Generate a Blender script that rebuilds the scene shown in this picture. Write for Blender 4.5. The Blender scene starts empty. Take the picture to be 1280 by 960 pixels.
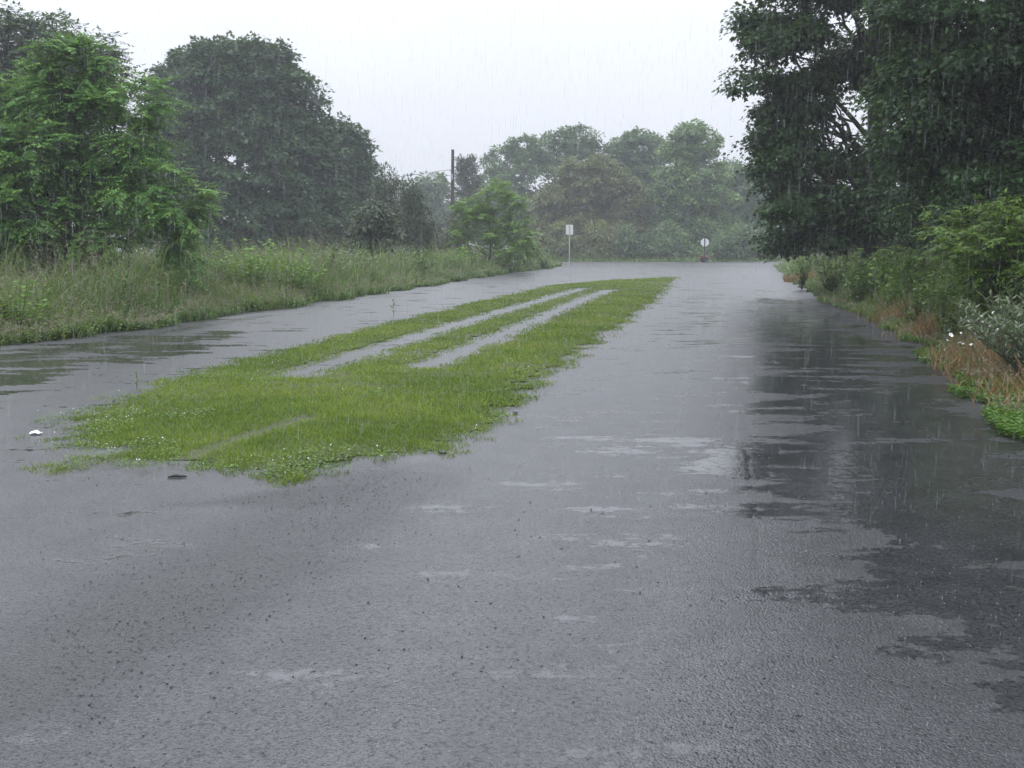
import bpy, math, random
import numpy as np

C = bpy.data.collections.new('scene_objects')
bpy.context.scene.collection.children.link(C)
RNG = np.random.default_rng(11)
R = math.radians
F = 1280.0
PITCH = math.atan(172.0 / F)
CAM_H = 1.6

# ------------------------------------------------------------------ layout
def at(u, v, Y):
    """world point on the ray of photo pixel (u,v) at distance Y ahead."""
    a = (u - 640) / F; b = -(v - 480) / F
    dy = math.cos(PITCH) + b * math.sin(PITCH)
    dz = -math.sin(PITCH) + b * math.cos(PITCH)
    t = Y / dy
    return (a * t, Y, CAM_H + dz * t)

def G(u, v):
    """ground point (z = 0) seen at photo pixel (u,v)."""
    a = (u - 640) / F; b = -(v - 480) / F
    dy = math.cos(PITCH) + b * math.sin(PITCH)
    dz = -math.sin(PITCH) + b * math.cos(PITCH)
    t = CAM_H / -dz
    return (a * t, dy * t)

def GP(pts):
    return np.array([G(*p) for p in pts])

# ------------------------------------------------------------------ numeric helpers
_perm = np.random.default_rng(5).random((256, 256))
def vnoise(x, y):
    x = np.asarray(x, float); y = np.asarray(y, float)
    xi = np.floor(x).astype(int); yi = np.floor(y).astype(int)
    fx = x - xi; fy = y - yi
    fx = fx * fx * (3 - 2 * fx); fy = fy * fy * (3 - 2 * fy)
    a = _perm[xi % 256, yi % 256]; b = _perm[(xi + 1) % 256, yi % 256]
    c = _perm[xi % 256, (yi + 1) % 256]; d = _perm[(xi + 1) % 256, (yi + 1) % 256]
    return (a * (1 - fx) + b * fx) * (1 - fy) + (c * (1 - fx) + d * fx) * fy

def fbm(x, y, o=4):
    s = 0; w = 0; k = 1.0
    for i in range(o):
        s = s + vnoise(x * 2 ** i + 17 * i, y * 2 ** i + 9 * i) * k; w += k; k *= .5
    return s / w

def sdist(poly, x, y):
    """signed distance to polygon, positive inside."""
    x = np.asarray(x, float); y = np.asarray(y, float)
    d = np.full(x.shape, 1e9); ins = np.zeros(x.shape, bool)
    n = len(poly)
    for i in range(n):
        ax, ay = poly[i]; bx, by = poly[(i + 1) % n]
        ex, ey = bx - ax, by - ay
        t = np.clip(((x - ax) * ex + (y - ay) * ey) / (ex * ex + ey * ey + 1e-12), 0, 1)
        d = np.minimum(d, np.hypot(x - ax - t * ex, y - ay - t * ey))
        if ay != by:
            c = ((ay > y) != (by > y)) & (x < (bx - ax) * (y - ay) / (by - ay) + ax)
            ins ^= c
    return np.where(ins, d, -d)

def seg_dist(line, x, y):
    d = np.full(np.shape(x), 1e9)
    for (ax, ay), (bx, by) in zip(line[:-1], line[1:]):
        ex, ey = bx - ax, by - ay
        t = np.clip(((x - ax) * ex + (y - ay) * ey) / (ex * ex + ey * ey + 1e-12), 0, 1)
        d = np.minimum(d, np.hypot(x - ax - t * ex, y - ay - t * ey))
    return d

def sstep(a, b, x):
    t = np.clip((x - a) / (b - a), 0, 1); return t * t * (3 - 2 * t)

def norm(v):
    return v / (np.linalg.norm(v, axis=-1, keepdims=True) + 1e-9)

class MB:
    """collects geometry chunks (verts, faces of one size) for one mesh object."""
    def __init__(s):
        s.v = []; s.f = []; s.t = []; s.m = []; s.n = 0; s.sm = []
    def add(s, v, f, tint=0.5, mat=0, smooth=False):
        v = np.asarray(v, float).reshape(-1, 3); f = np.asarray(f, int)
        s.f.append(f + s.n); s.v.append(v); s.n += len(v)
        s.t.append(np.broadcast_to(np.asarray(tint, float), (len(v),)).copy())
        s.m.append(np.full(len(f), mat)); s.sm.append(np.full(len(f), smooth))
    def mesh(s, name, mats):
        me = bpy.data.meshes.new(name)
        v = np.concatenate(s.v)
        me.vertices.add(len(v)); me.vertices.foreach_set('co', v.astype(np.float32).ravel())
        loops = np.concatenate([f.ravel() for f in s.f])
        cnt = np.concatenate([np.full(len(f), f.shape[1]) for f in s.f])
        st = np.concatenate([[0], np.cumsum(cnt)[:-1]])
        me.loops.add(len(loops)); me.loops.foreach_set('vertex_index', loops.astype(np.int32))
        me.polygons.add(len(cnt)); me.polygons.foreach_set('loop_start', st.astype(np.int32))
        me.polygons.foreach_set('material_index', np.concatenate(s.m).astype(np.int32))
        me.polygons.foreach_set('use_smooth', np.concatenate(s.sm))
        a = me.attributes.new('tint', 'FLOAT', 'POINT')
        a.data.foreach_set('value', np.concatenate(s.t).astype(np.float32))
        me.update(calc_edges=True)
        for m in (mats if isinstance(mats, (list, tuple)) else [mats]): me.materials.append(m)
        return me
    def build(s, name, mats, parent=None):
        o = bpy.data.objects.new(name, s.mesh(name, mats)); C.objects.link(o)
        if parent: o.parent = parent
        return o

def tube(mb, pts, radii, sides=7, tint=.5, mat=0, cap=True):
    pts = np.asarray(pts, float); n = len(pts)
    tg = norm(np.gradient(pts, axis=0))
    ref = np.array([1, 0, 0.]) if abs(tg[0][2]) > .8 else np.array([0, 0, 1.])
    V = []
    for i in range(n):
        a = norm(np.cross(tg[i], ref)); b = np.cross(tg[i], a)
        an = np.linspace(0, 2 * math.pi, sides, endpoint=False)
        V.append(pts[i] + radii[i] * (np.cos(an)[:, None] * a + np.sin(an)[:, None] * b))
    V = np.concatenate(V)
    fs = []
    for i in range(n - 1):
        for k in range(sides):
            k2 = (k + 1) % sides
            fs.append((i * sides + k, i * sides + k2, (i + 1) * sides + k2, (i + 1) * sides + k))
    mb.add(V, fs, tint, mat, True)
    if cap:
        base = (n - 1) * sides
        mb.add(V[base:], [list(range(sides))], tint, mat)

def box(mb, lo, hi, mat=0, tint=.5):
    x0, y0, z0 = lo; x1, y1, z1 = hi
    v = [(x0, y0, z0), (x1, y0, z0), (x1, y1, z0), (x0, y1, z0), (x0, y0, z1), (x1, y0, z1), (x1, y1, z1), (x0, y1, z1)]
    mb.add(v, [(0, 3, 2, 1), (4, 5, 6, 7), (0, 1, 5, 4), (1, 2, 6, 5), (2, 3, 7, 6), (3, 0, 4, 7)], tint, mat)

MAPLE = np.array([(0, 0), (.5, .35), (.2, .55), (0, 1), (-.2, .55), (-.5, .35)])
OVAL = np.array([(0, 0), (.5, .45), (0, 1), (-.5, .45)])
def leaves(mb, pos, dirv, nrm, length, width, shape=OVAL, tint=.5, mat=0, curl=.12):
    """one flat leaf polygon per row; base at pos, pointing along dirv."""
    n = len(pos); k = len(shape)
    d = norm(dirv); s = norm(np.cross(d, nrm)); up = np.cross(s, d)
    L = np.broadcast_to(length, (n,))[:, None, None]; W = np.broadcast_to(width, (n,))[:, None, None]
    x = shape[:, 0][None, :, None]; y = shape[:, 1][None, :, None]
    v = pos[:, None, :] + d[:, None, :] * (y * L) + s[:, None, :] * (x * W) + up[:, None, :] * ((-np.abs(x) * .5 - (y - .4) ** 2 * .7) * curl * 2 * L)
    t = np.repeat(np.broadcast_to(tint, (n,)), k)
    mb.add(v.reshape(-1, 3), np.arange(n * k).reshape(n, k), t, mat)

def blades(mb, base, h, w, lean, bend, tint=.5, mat=0, rng=RNG):
    """grass blades as three-quad strips."""
    n = len(base)
    an = rng.random(n) * 2 * math.pi
    side = np.stack([np.cos(an), np.sin(an), np.zeros(n)], 1)
    an2 = rng.random(n) * 2 * math.pi
    ld = np.stack([np.cos(an2), np.sin(an2), np.zeros(n)], 1)
    rows = []
    for t, ww in ((0, 1), (.4, .9), (.75, .6), (1, .08)):
        p = base + np.array([0, 0, 1.]) * (h * (t - .25 * bend * t ** 3))[:, None] + ld * (h * (lean * t + bend * t ** 2.2))[:, None]
        rows += [p - side * (w * ww / 2)[:, None], p + side * (w * ww / 2)[:, None]]
    v = np.stack(rows, 1)
    i = np.arange(n)[:, None] * 8
    f = np.concatenate([i + np.array([[0, 1, 3, 2]]), i + np.array([[2, 3, 5, 4]]), i + np.array([[4, 5, 7, 6]])], 0)
    mb.add(v.reshape(-1, 3), f, np.repeat(np.broadcast_to(tint, (n,)), 8), mat)

# ------------------------------------------------------------------ tagging
def tag(o, label=None, cat=None, group=None, kind=None):
    if label: o['label'] = label
    if cat: o['category'] = cat
    if group: o['group'] = group
    if kind: o['kind'] = kind
    return o

def empty(name, loc, label, cat, group=None, rz=0):
    o = bpy.data.objects.new(name, None); C.objects.link(o)
    o.location = loc; o.rotation_euler = (0, 0, rz); o.empty_display_size = .3
    return tag(o, label, cat, group)

# ------------------------------------------------------------------ materials
def nmat(name):
    m = bpy.data.materials.new(name); m.use_nodes = True
    nt = m.node_tree; nt.nodes.clear()
    return m, nt, nt.nodes, nt.links

class NT:
    """tiny node helper."""
    def __init__(s, nt): s.nt = nt
    def n(s, t, **kw):
        nd = s.nt.nodes.new(t)
        for k, v in kw.items():
            if k.startswith('i_'):
                key = k[2:].replace('_', ' '); s.put(nd.inputs[key], v)
            else: setattr(nd, k, v)
        return nd
    def put(s, sock, v):
        if hasattr(v, 'is_output'): s.nt.links.new(v, sock)
        else: sock.default_value = v
    def math(s, op, a, b=0.0, c=None, clamp=False):
        nd = s.nt.nodes.new('ShaderNodeMath'); nd.operation = op; nd.use_clamp = clamp
        s.put(nd.inputs[0], a); s.put(nd.inputs[1], b)
        if c is not None: s.put(nd.inputs[2], c)
        return nd.outputs[0]
    def mix(s, f, a, b):
        nd = s.nt.nodes.new('ShaderNodeMix'); nd.data_type = 'RGBA'
        s.put(nd.inputs[0], f); s.put(nd.inputs[6], a); s.put(nd.inputs[7], b)
        return nd.outputs[2]
    def ramp(s, f, stops):
        nd = s.nt.nodes.new('ShaderNodeValToRGB'); e = nd.color_ramp.elements
        while len(e) < len(stops): e.new(.5)
        for el, (p, c) in zip(e, stops): el.position = p; el.color = (*c, 1) if len(c) == 3 else c
        s.put(nd.inputs[0], f); return nd.outputs[0]
    def range(s, v, a, b, c=0., d=1., smooth=True):
        nd = s.nt.nodes.new('ShaderNodeMapRange'); nd.interpolation_type = 'SMOOTHSTEP' if smooth else 'LINEAR'
        s.put(nd.inputs[0], v); s.put(nd.inputs[1], a); s.put(nd.inputs[2], b); s.put(nd.inputs[3], c); s.put(nd.inputs[4], d)
        return nd.outputs[0]
    def noise(s, vec, scale, detail=2, rough=.5):
        nd = s.nt.nodes.new('ShaderNodeTexNoise'); s.put(nd.inputs['Vector'], vec)
        nd.inputs['Scale'].default_value = scale; nd.inputs['Detail'].default_value = detail; nd.inputs['Roughness'].default_value = rough
        return nd.outputs[0]
    def attr(s, name):
        nd = s.nt.nodes.new('ShaderNodeAttribute'); nd.attribute_name = name; return nd.outputs['Fac']

def leaf_mat(name, dark, mid, light, transl=.3, rough=.45, spec=.4, odd=None):
    """foliage: colour varies leaf to leaf (random per island) and clump to clump (tint)."""
    m, nt, N, L = nmat(name); h = NT(nt)
    geo = h.n('ShaderNodeNewGeometry')
    f = h.math('ADD', h.math('MULTIPLY', geo.outputs['Random Per Island'], .5), h.math('MULTIPLY', h.attr('tint'), .5))
    stops = [(0.05, dark), (.5, mid), (.92, light)]
    if odd: stops.append((1.0, odd))
    col = h.ramp(f, stops)
    p = h.n('ShaderNodeBsdfPrincipled'); h.put(p.inputs['Base Color'], col)
    p.inputs['Roughness'].default_value = rough; p.inputs['Specular IOR Level'].default_value = spec
    t = h.n('ShaderNodeBsdfTranslucent')
    h.put(t.inputs['Color'], h.mix(.35, col, (.16, .22, .03, 1)))
    mx = h.n('ShaderNodeMixShader'); mx.inputs[0].default_value = transl
    L.new(p.outputs[0], mx.inputs[1]); L.new(t.outputs[0], mx.inputs[2])
    o = h.n('ShaderNodeOutputMaterial'); L.new(mx.outputs[0], o.inputs[0])
    return m

def plain_mat(name, a, b, scale=8, rough=.7, bump=.3, spec=.3, metallic=0, stretch=(1, 1, 1)):
    m, nt, N, L = nmat(name); h = NT(nt)
    tc = h.n('ShaderNodeTexCoord'); mp = h.n('ShaderNodeMapping'); L.new(tc.outputs['Object'], mp.inputs[0]); mp.inputs['Scale'].default_value = stretch
    nz = h.noise(mp.outputs[0], scale, 5, .6)
    p = h.n('ShaderNodeBsdfPrincipled'); h.put(p.inputs['Base Color'], h.ramp(nz, [(.3, a), (.7, b)]))
    p.inputs['Roughness'].default_value = rough; p.inputs['Specular IOR Level'].default_value = spec; p.inputs['Metallic'].default_value = metallic
    bp = h.n('ShaderNodeBump'); bp.inputs['Strength'].default_value = bump; bp.inputs['Distance'].default_value = .03
    L.new(nz, bp.inputs['Height']); L.new(bp.outputs[0], p.inputs['Normal'])
    o = h.n('ShaderNodeOutputMaterial'); L.new(p.outputs[0], o.inputs[0])
    return m

M = {}
M['bark'] = plain_mat('wet_bark', (.018, .015, .012), (.06, .052, .045), 14, .6, .6, stretch=(1, 1, .2))
M['bark_light'] = plain_mat('pale_bark', (.06, .055, .05), (.13, .12, .11), 14, .6, .5, stretch=(1, 1, .2))
M['soil'] = plain_mat('thatch_soil', (.035, .045, .016), (.075, .085, .03), 9, .8, .5)
M['ground'] = plain_mat('verge_ground', (.03, .035, .015), (.06, .075, .025), 1.2, .85, .4)
M['stone'] = plain_mat('wet_stone', (.02, .02, .022), (.10, .10, .10), 60, .3, .2, .5)
M['wood_pole'] = plain_mat('weathered_pole_wood', (.02, .018, .017), (.05, .045, .042), 10, .7, .4, stretch=(1, 1, .1))
M['galv'] = plain_mat('galvanised_steel', (.28, .29, .30), (.42, .43, .44), 12, .45, .1, .5, .3)
M['sign_back'] = plain_mat('bare_sign_metal', (.50, .50, .50), (.66, .66, .66), 6, .5, .05, .5)
M['paper'] = plain_mat('white_litter', (.7, .7, .7), (.82, .82, .82), 20, .5, .2)
M['stick'] = plain_mat('dark_wet_wood', (.012, .01, .008), (.04, .03, .022), 30, .5, .4)
M['wire'] = plain_mat('cable', (.03, .03, .03), (.05, .05, .05), 5, .5, .05)
M['petal'] = plain_mat('white_petal', (.65, .66, .62), (.8, .8, .78), 30, .6, .1)

M['maple'] = leaf_mat('maple_leaf', (.014, .036, .015), (.027, .066, .022), (.065, .14, .036), .28, .45, .25)
M['dark_tree'] = leaf_mat('dark_broadleaf', (0.021, 0.052, 0.023), (0.036, 0.080, 0.034), (0.069, 0.125, 0.049), .25, .5, .25)
M['walnut'] = leaf_mat('pinnate_leaflet', (0.058, 0.149, 0.040), (0.111, 0.246, 0.056), (0.230, 0.386, 0.078), .42, .5, .25)
M['feather'] = leaf_mat('feathery_leaflet', (.045, .08, .042), (.065, .11, .055), (.095, .145, .068), .35)
M['sapling'] = leaf_mat('sapling_leaflet', (0.088, 0.188, 0.035), (0.168, 0.302, 0.054), (0.256, 0.416, 0.074), .45, .5, .25)
M['far_green'] = leaf_mat('far_leaf', (0.049, 0.095, 0.045), (0.082, 0.147, 0.059), (0.125, 0.211, 0.077), .3)
M['far_olive'] = leaf_mat('olive_leaf', (0.083, 0.110, 0.039), (0.131, 0.159, 0.049), (0.186, 0.200, 0.057), .3, odd=(.13, .07, .03))
M['far_bright'] = leaf_mat('bright_leaf', (0.067, 0.143, 0.048), (0.127, 0.226, 0.064), (0.203, 0.316, 0.090), .3)
M['conifer'] = leaf_mat('conifer_needle', (.016, .03, .018), (.028, .046, .024), (.045, .065, .03), .12)
M['cedar'] = leaf_mat('cedar_spray', (0.025, 0.048, 0.023), (0.041, 0.069, 0.030), (0.069, 0.098, 0.038), .15)
M['grey_bush'] = leaf_mat('greyish_leaf', (.045, .06, .035), (.07, .085, .05), (.10, .115, .07), .25)
M['bush'] = leaf_mat('bush_leaf', (0.048, 0.096, 0.022), (0.084, 0.156, 0.029), (0.132, 0.216, 0.041), .3)
M['arch'] = leaf_mat('arching_leaflet', (.055, .115, .02), (.10, .18, .03), (.165, .255, .042), .42)
M['willow'] = leaf_mat('silvery_willow_leaf', (0.075, 0.111, 0.053), (0.128, 0.170, 0.090), (0.212, 0.255, 0.160), .25, .5)
M['weeds'] = leaf_mat('tall_weed', (0.070, 0.139, 0.031), (0.133, 0.216, 0.051), (0.210, 0.280, 0.077), .35, .55, .3, odd=(.18, .15, .08))
M['weed_leaf'] = leaf_mat('weed_leaf', (0.052, 0.110, 0.026), (0.095, 0.168, 0.038), (0.153, 0.241, 0.052), .3)
M['seed'] = leaf_mat('seed_head', (0.144, 0.120, 0.084), (0.228, 0.198, 0.144), (0.324, 0.288, 0.240), .3, .7, .1)
M['dry'] = leaf_mat('dry_grass', (.15, .092, .05), (.24, .15, .075), (.34, .23, .12), .25, .7, .1)
M['lawn'] = leaf_mat('lawn_blade', (0.086, 0.147, 0.018), (0.154, 0.238, 0.029), (0.226, 0.294, 0.045), .38, .5, .3, odd=(.22, .19, .08))
M['clover'] = leaf_mat('clover_leaf', (.06, .13, .016), (.10, .19, .026), (.14, .24, .036), .3)
M['cover'] = leaf_mat('bright_ground_cover', (.045, .11, .014), (.075, .17, .02), (.115, .22, .03), .35)
M['red_weed'] = leaf_mat('reddish_weed', (.09, .03, .028), (.16, .05, .04), (.22, .10, .06), .25)

# ---- wet asphalt
ISLAND_PX = [(26, 556), (62, 524), (170, 485), (300, 449), (450, 410), (560, 384), (680, 357), (760, 350), (850, 346),
             (846, 352), (830, 372), (800, 396), (765, 424), (737, 440), (700, 470), (668, 500), (640, 521), (620, 540),
             (580, 561), (555, 571), (480, 581), (430, 593), (350, 607), (290, 600), (215, 590), (150, 583), (60, 606), (2, 606),
             (40, 584), (120, 566), (60, 562)]
ISLAND = GP(ISLAND_PX)
RUT1 = GP([(375, 467), (450, 443), (560, 409), (650, 383), (727, 361)])
RUT2 = GP([(530, 459), (600, 431), (680, 396), (740, 370), (762, 363)])
GRAVEL1 = GP([(210, 632), (300, 618), (420, 603), (500, 599), (492, 626), (440, 637), (330, 636)])

def road_mat():
    m, nt, N, L = nmat('wet_asphalt'); h = NT(nt)
    geo = h.n('ShaderNodeNewGeometry'); P = geo.outputs['Position']
    n_big = h.noise(P, .7, 4, .55)
    n_mid = h.noise(P, 3.2, 5, .6)
    n_agg = h.noise(P, 75, 3, .65)
    vor = h.n('ShaderNodeTexVoronoi'); vor.inputs['Scale'].default_value = 90; L.new(P, vor.inputs['Vector'])
    agg = h.math('SUBTRACT', 1.0, h.math('MULTIPLY', vor.outputs['Distance'], 1.3))
    pud = h.attr('puddle'); grav = h.attr('gravel'); crk = h.attr('crack')
    # film of standing water
    mp = h.n('ShaderNodeMapping'); L.new(P, mp.inputs[0]); mp.inputs['Scale'].default_value = (.55, 1.7, 1)
    n_band = h.noise(mp.outputs[0], 1.5, 4, .6)
    field = h.math('ADD', h.math('ADD', h.math('MULTIPLY', n_big, .55), h.math('MULTIPLY', n_band, 1.15)), h.math('MULTIPLY', pud, .27))
    field = h.math('ADD', field, h.math('MULTIPLY', h.math('SUBTRACT', h.noise(P, 11, 3, .65), .5), .42))
    film = h.range(field, .955, 1.085)
    film = h.math('MULTIPLY', film, h.math('SUBTRACT', 1.0, h.math('MULTIPLY', grav, .85)))
    # colour: dark bitumen, a little pale aggregate, silt
    base = h.ramp(n_mid, [(.3, (.030, .031, .033)), (.7, (.052, .053, .056))])
    fleck = h.range(vor.outputs['Color'], .80, .92)
    base = h.mix(h.math('MULTIPLY', fleck, .22), base, (.17, .165, .16, 1))
    base = h.mix(h.math('MULTIPLY', h.range(h.noise(P, 48, 4, .75), .50, .60), .85), base, (.012, .012, .013, 1))
    base = h.mix(h.math('MULTIPLY', h.range(h.noise(P, 130, 2, .6), .58, .66), .7), base, (.010, .010, .011, 1))
    base = h.mix(h.math('MULTIPLY', grav, .75), base, (.018, .018, .018, 1))
    base = h.mix(h.math('MULTIPLY', crk, .5), base, (.012, .012, .012, 1))
    # heights
    rv = h.n('ShaderNodeTexVoronoi'); rv.inputs['Scale'].default_value = 11; L.new(P, rv.inputs['Vector'])
    ring = h.math('MULTIPLY', h.math('SINE', h.math('MULTIPLY', rv.outputs['Distance'], 55)), h.range(rv.outputs['Distance'], .0, .55, 1, 0))
    ripple = h.math('ADD', h.math('MULTIPLY', ring, .16), h.math('MULTIPLY', h.noise(P, 26, 2), .9))
    rough_h = h.math('ADD', h.math('MULTIPLY', agg, h.math('ADD', .75, h.math('MULTIPLY', grav, 1.6))), h.math('MULTIPLY', n_agg, 1.0))
    inv = h.math('SUBTRACT', 1.0, film)
    hh = h.math('ADD', h.math('MULTIPLY', rough_h, h.math('ADD', .10, h.math('MULTIPLY', inv, .9))), h.math('MULTIPLY', ripple, h.math('MULTIPLY', film, .55)))
    hh = h.math('ADD', hh, h.math('MULTIPLY', h.noise(P, 3.2, 2), 1.0))
    hh = h.math('SUBTRACT', hh, h.math('MULTIPLY', crk, .3))
    bp = h.n('ShaderNodeBump'); bp.inputs['Strength'].default_value = .5; bp.inputs['Distance'].default_value = .0045
    L.new(hh, bp.inputs['Height'])
    p = h.n('ShaderNodeBsdfPrincipled')
    h.put(p.inputs['Base Color'], base)
    h.put(p.inputs['Roughness'], h.math('SUBTRACT', h.math('ADD', h.range(film, 0, 1, .37, .05), h.math('MULTIPLY', grav, .16)), h.math('MULTIPLY', h.attr('track'), .13)))
    pit = h.math('MAXIMUM', h.range(h.noise(P, 40, 4, .75), .55, .62), h.range(h.noise(P, 110, 2, .6), .60, .66))
    h.put(p.inputs['Specular IOR Level'], h.math('SUBTRACT', .5, h.math('MULTIPLY', h.math('MULTIPLY', pit, .36), h.math('SUBTRACT', 1.0, h.math('MULTIPLY', film, .6)))))
    p.inputs['IOR'].default_value = 1.62
    L.new(bp.outputs[0], p.inputs['Normal'])
    o = h.n('ShaderNodeOutputMaterial'); L.new(p.outputs[0], o.inputs[0])
    return m
M['road'] = road_mat()

# ------------------------------------------------------------------ ground and roads
ys_l = [(-6, -13), (6, -11.5), G(0, 436)[::-1], G(150, 412)[::-1], G(310, 390)[::-1], G(440, 372)[::-1], G(560, 353)[::-1], G(640, 341)[::-1], (78, 3.0), (90, 4.2)]
ys_r = [(-6, 4.6), (4, 4.4), G(1280, 545)[::-1], G(1200, 478)[::-1], G(1150, 440)[::-1], G(1070, 402)[::-1], G(1010, 372)[::-1], G(985, 352)[::-1], G(968, 338)[::-1], (90, 22.5)]
def xl(y): return np.interp(y, [a for a, b in ys_l], [b for a, b in ys_l])
def xr(y): return np.interp(y, [a for a, b in ys_r], [b for a, b in ys_r])

CRACKS = [GP([(600, 514), (660, 513), (760, 517), (890, 519)]), GP([(560, 622), (640, 628), (740, 631), (830, 632)]),
          GP([(905, 385), (915, 430), (930, 520), (943, 640), (948, 730), (965, 960)]),
          GP([(1000, 700), (1100, 712), (1280, 735)]), GP([(0, 905), (160, 820), (330, 740), (470, 650), (520, 610)]),
          GP([(752, 341), (788, 340)]), GP([(700, 452), (880, 456)]), GP([(790, 405), (960, 408)]), GP([(420, 640), (560, 646)]),
          GP([(290, 960), (420, 900), (560, 790)]), GP([(60, 430), (240, 432), (420, 405), (560, 372)])]
RIDGE = GP([(-60, 950), (60, 890), (200, 810), (330, 735), (450, 665), (540, 600)])
PUD_R = GP([(955, 372), (1010, 382), (1080, 420), (1160, 470), (1215, 520), (1310, 560), (1420, 700), (1500, 860), (1290, 840), (1150, 800), (1030, 770), (935, 740), (950, 560), (980, 470), (950, 420)])
PUD_L = GP([(-80, 470), (0, 440), (160, 418), (300, 415), (280, 440), (120, 465), (-40, 520)])

TRACKS = [(GP([(898, 372), (890, 400), (880, 460), (870, 560), (860, 700), (850, 960)]), .35), (GP([(960, 365), (957, 400), (965, 470), (985, 600), (1010, 800)]), .5),
          (GP([(530, 590), (430, 650), (300, 725), (150, 800), (0, 875)]), .22), (GP([(700, 560), (600, 700), (400, 960)]), .4), (GP([(420, 650), (200, 760), (0, 850)]), .35), (GP([(330, 395), (150, 425), (0, 455)]), .35)]
SHEEN = GP([(905, 362), (940, 400), (945, 520), (930, 700), (760, 760), (620, 680), (680, 540), (780, 440), (850, 372)])
def road_sheet(name, ys, xlf, xrf, nx, z, edge_noise=.25):
    ny = len(ys); s = np.linspace(0, 1, nx)
    Y = np.repeat(ys[:, None], nx, 1)
    L_ = xlf(ys) + (fbm(ys * 1.3, ys * 0 + 3.3) - .5) * edge_noise * 2
    R_ = xrf(ys) + (fbm(ys * 1.1, ys * 0 + 8.3) - .5) * edge_noise * 2
    X = L_[:, None] + (R_ - L_)[:, None] * s[None, :]
    Z = z + (fbm(X * .25, Y * .25, 3) - .5) * .03
    v = np.stack([X, Y, Z], -1).reshape(-1, 3)
    i = np.arange(ny * nx).reshape(ny, nx)
    f = np.stack([i[:-1, :-1], i[:-1, 1:], i[1:, 1:], i[1:, :-1]], -1).reshape(-1, 4)
    mb = MB(); mb.add(v, f, smooth=True)
    o = mb.build(name, M['road']); tag(o, kind='structure')
    x, y = v[:, 0], v[:, 1]
    wob = (fbm(x * 2.2, y * 2.2) - .5) * .25
    crack = np.zeros(len(x))
    for c in CRACKS:
        w = .008 + .0010 * np.clip(y, 0, 60)
        crack = np.maximum(crack, 1 - sstep(w * .4, w * 1.6, seg_dist(c, x + wob * .6, y + wob * .8)))
    crack *= sstep(.35, .55, fbm(x * 1.7 + 5, y * 1.7))
    pud = sstep(-.5, .9, sdist(PUD_R, x, y) + wob * 3 + (fbm(x * .9 + 70, y * 1.3) - .5) * 2.6 + .25) + .8 * sstep(-.4, .8, sdist(PUD_L, x, y) + wob * 2)
    pud = np.maximum(pud, .2 * sstep(-.8, .9, sdist(SHEEN, x, y) + wob * 3))
    near_r = sstep(0, 2.2, x - (1.4 + .055 * y)) * (y < 9)
    pud = np.clip(pud + .25 * near_r, 0, 1)
    grav = sstep(-.12, .12, sdist(GRAVEL1, x, y) + wob * .6)
    band = 1 - sstep(.15, .75, seg_dist(RIDGE, x + .35, y) + wob)
    grav = np.clip(np.maximum(grav, band * .85), 0, 1)
    edge = 1 - sstep(.1, .9, np.minimum(x - xlf(y), xrf(y) - x) + wob * 2)
    grav = np.clip(np.maximum(grav, edge * .8), 0, 1)
    tr_ = np.zeros(len(x))
    for tl, w_ in TRACKS: tr_ = np.maximum(tr_, 1 - sstep(w_ * .3, w_ * 1.1, seg_dist(tl, x, y) + wob * .6))
    tr_ *= .5 + .7 * fbm(x * 1.5 + 30, y * .5)
    for nm, a in (('track', np.clip(tr_, 0, 1)), ('crack', crack), ('puddle', pud), ('gravel', grav)):
        at_ = o.data.attributes.new(nm, 'FLOAT', 'POINT'); at_.data.foreach_set('value', a.astype(np.float32))
    return o

ysr = np.concatenate([np.linspace(-6, 2, 12), np.geomspace(2.2, 92, 640)])
road = road_sheet('road', ysr, lambda y: xl(y) - .35, lambda y: xr(y) + .35, 520, 0.0)
cross = road_sheet('crossing_road', np.linspace(83, 108, 60), lambda y: np.where(y > 92, -60., 2.5) + 0 * y, lambda y: np.where(y > 88, 90., 24.) + 0 * y, 260, 0.012, .1)

mb = MB()
gx = np.concatenate([np.linspace(-320, -60, 20), np.linspace(-50, 60, 90), np.linspace(70, 320, 20)])
gy = np.concatenate([np.linspace(-120, -10, 12), np.linspace(-6, 115, 120), np.linspace(125, 380, 20)])
X, Y = np.meshgrid(gx, gy)
off = np.maximum(xl(Y) - X, X - xr(Y))
Z = -.06 + (fbm(X * .2, Y * .2) - .5) * .04 + np.where(Y < 84, sstep(.6, 5, off) * .12, 0)
i = np.arange(X.size).reshape(X.shape)
mb.add(np.stack([X, Y, Z], -1), np.stack([i[:-1, :-1], i[:-1, 1:], i[1:, 1:], i[1:, :-1]], -1).reshape(-1, 4), smooth=True)
tag(mb.build('ground', M['ground']), kind='structure')

# ------------------------------------------------------------------ grass island
def cover_at(x, y):
    """how strongly grass covers a point of the island (>0 = covered)."""
    w = (fbm(x * 2.6, y * 2.6) - .5)
    s = sdist(ISLAND, x, y) + w * .62 + (fbm(x * 8 + 3, y * 8, 2) - .5) * .25
    front = (1 - sstep(-3.6, -2.2, x)) * (1 - sstep(9.2, 10.6, y))
    s = s - front * .24 * sstep(.48, .66, fbm(x * 2.3 + 60, y * 2.3))
    s = np.minimum(s, seg_dist(RUT1, x, y) - (.13 + w * .3))
    s = np.minimum(s, seg_dist(RUT2, x, y) - (.115 + w * .28))
    return s

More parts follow.
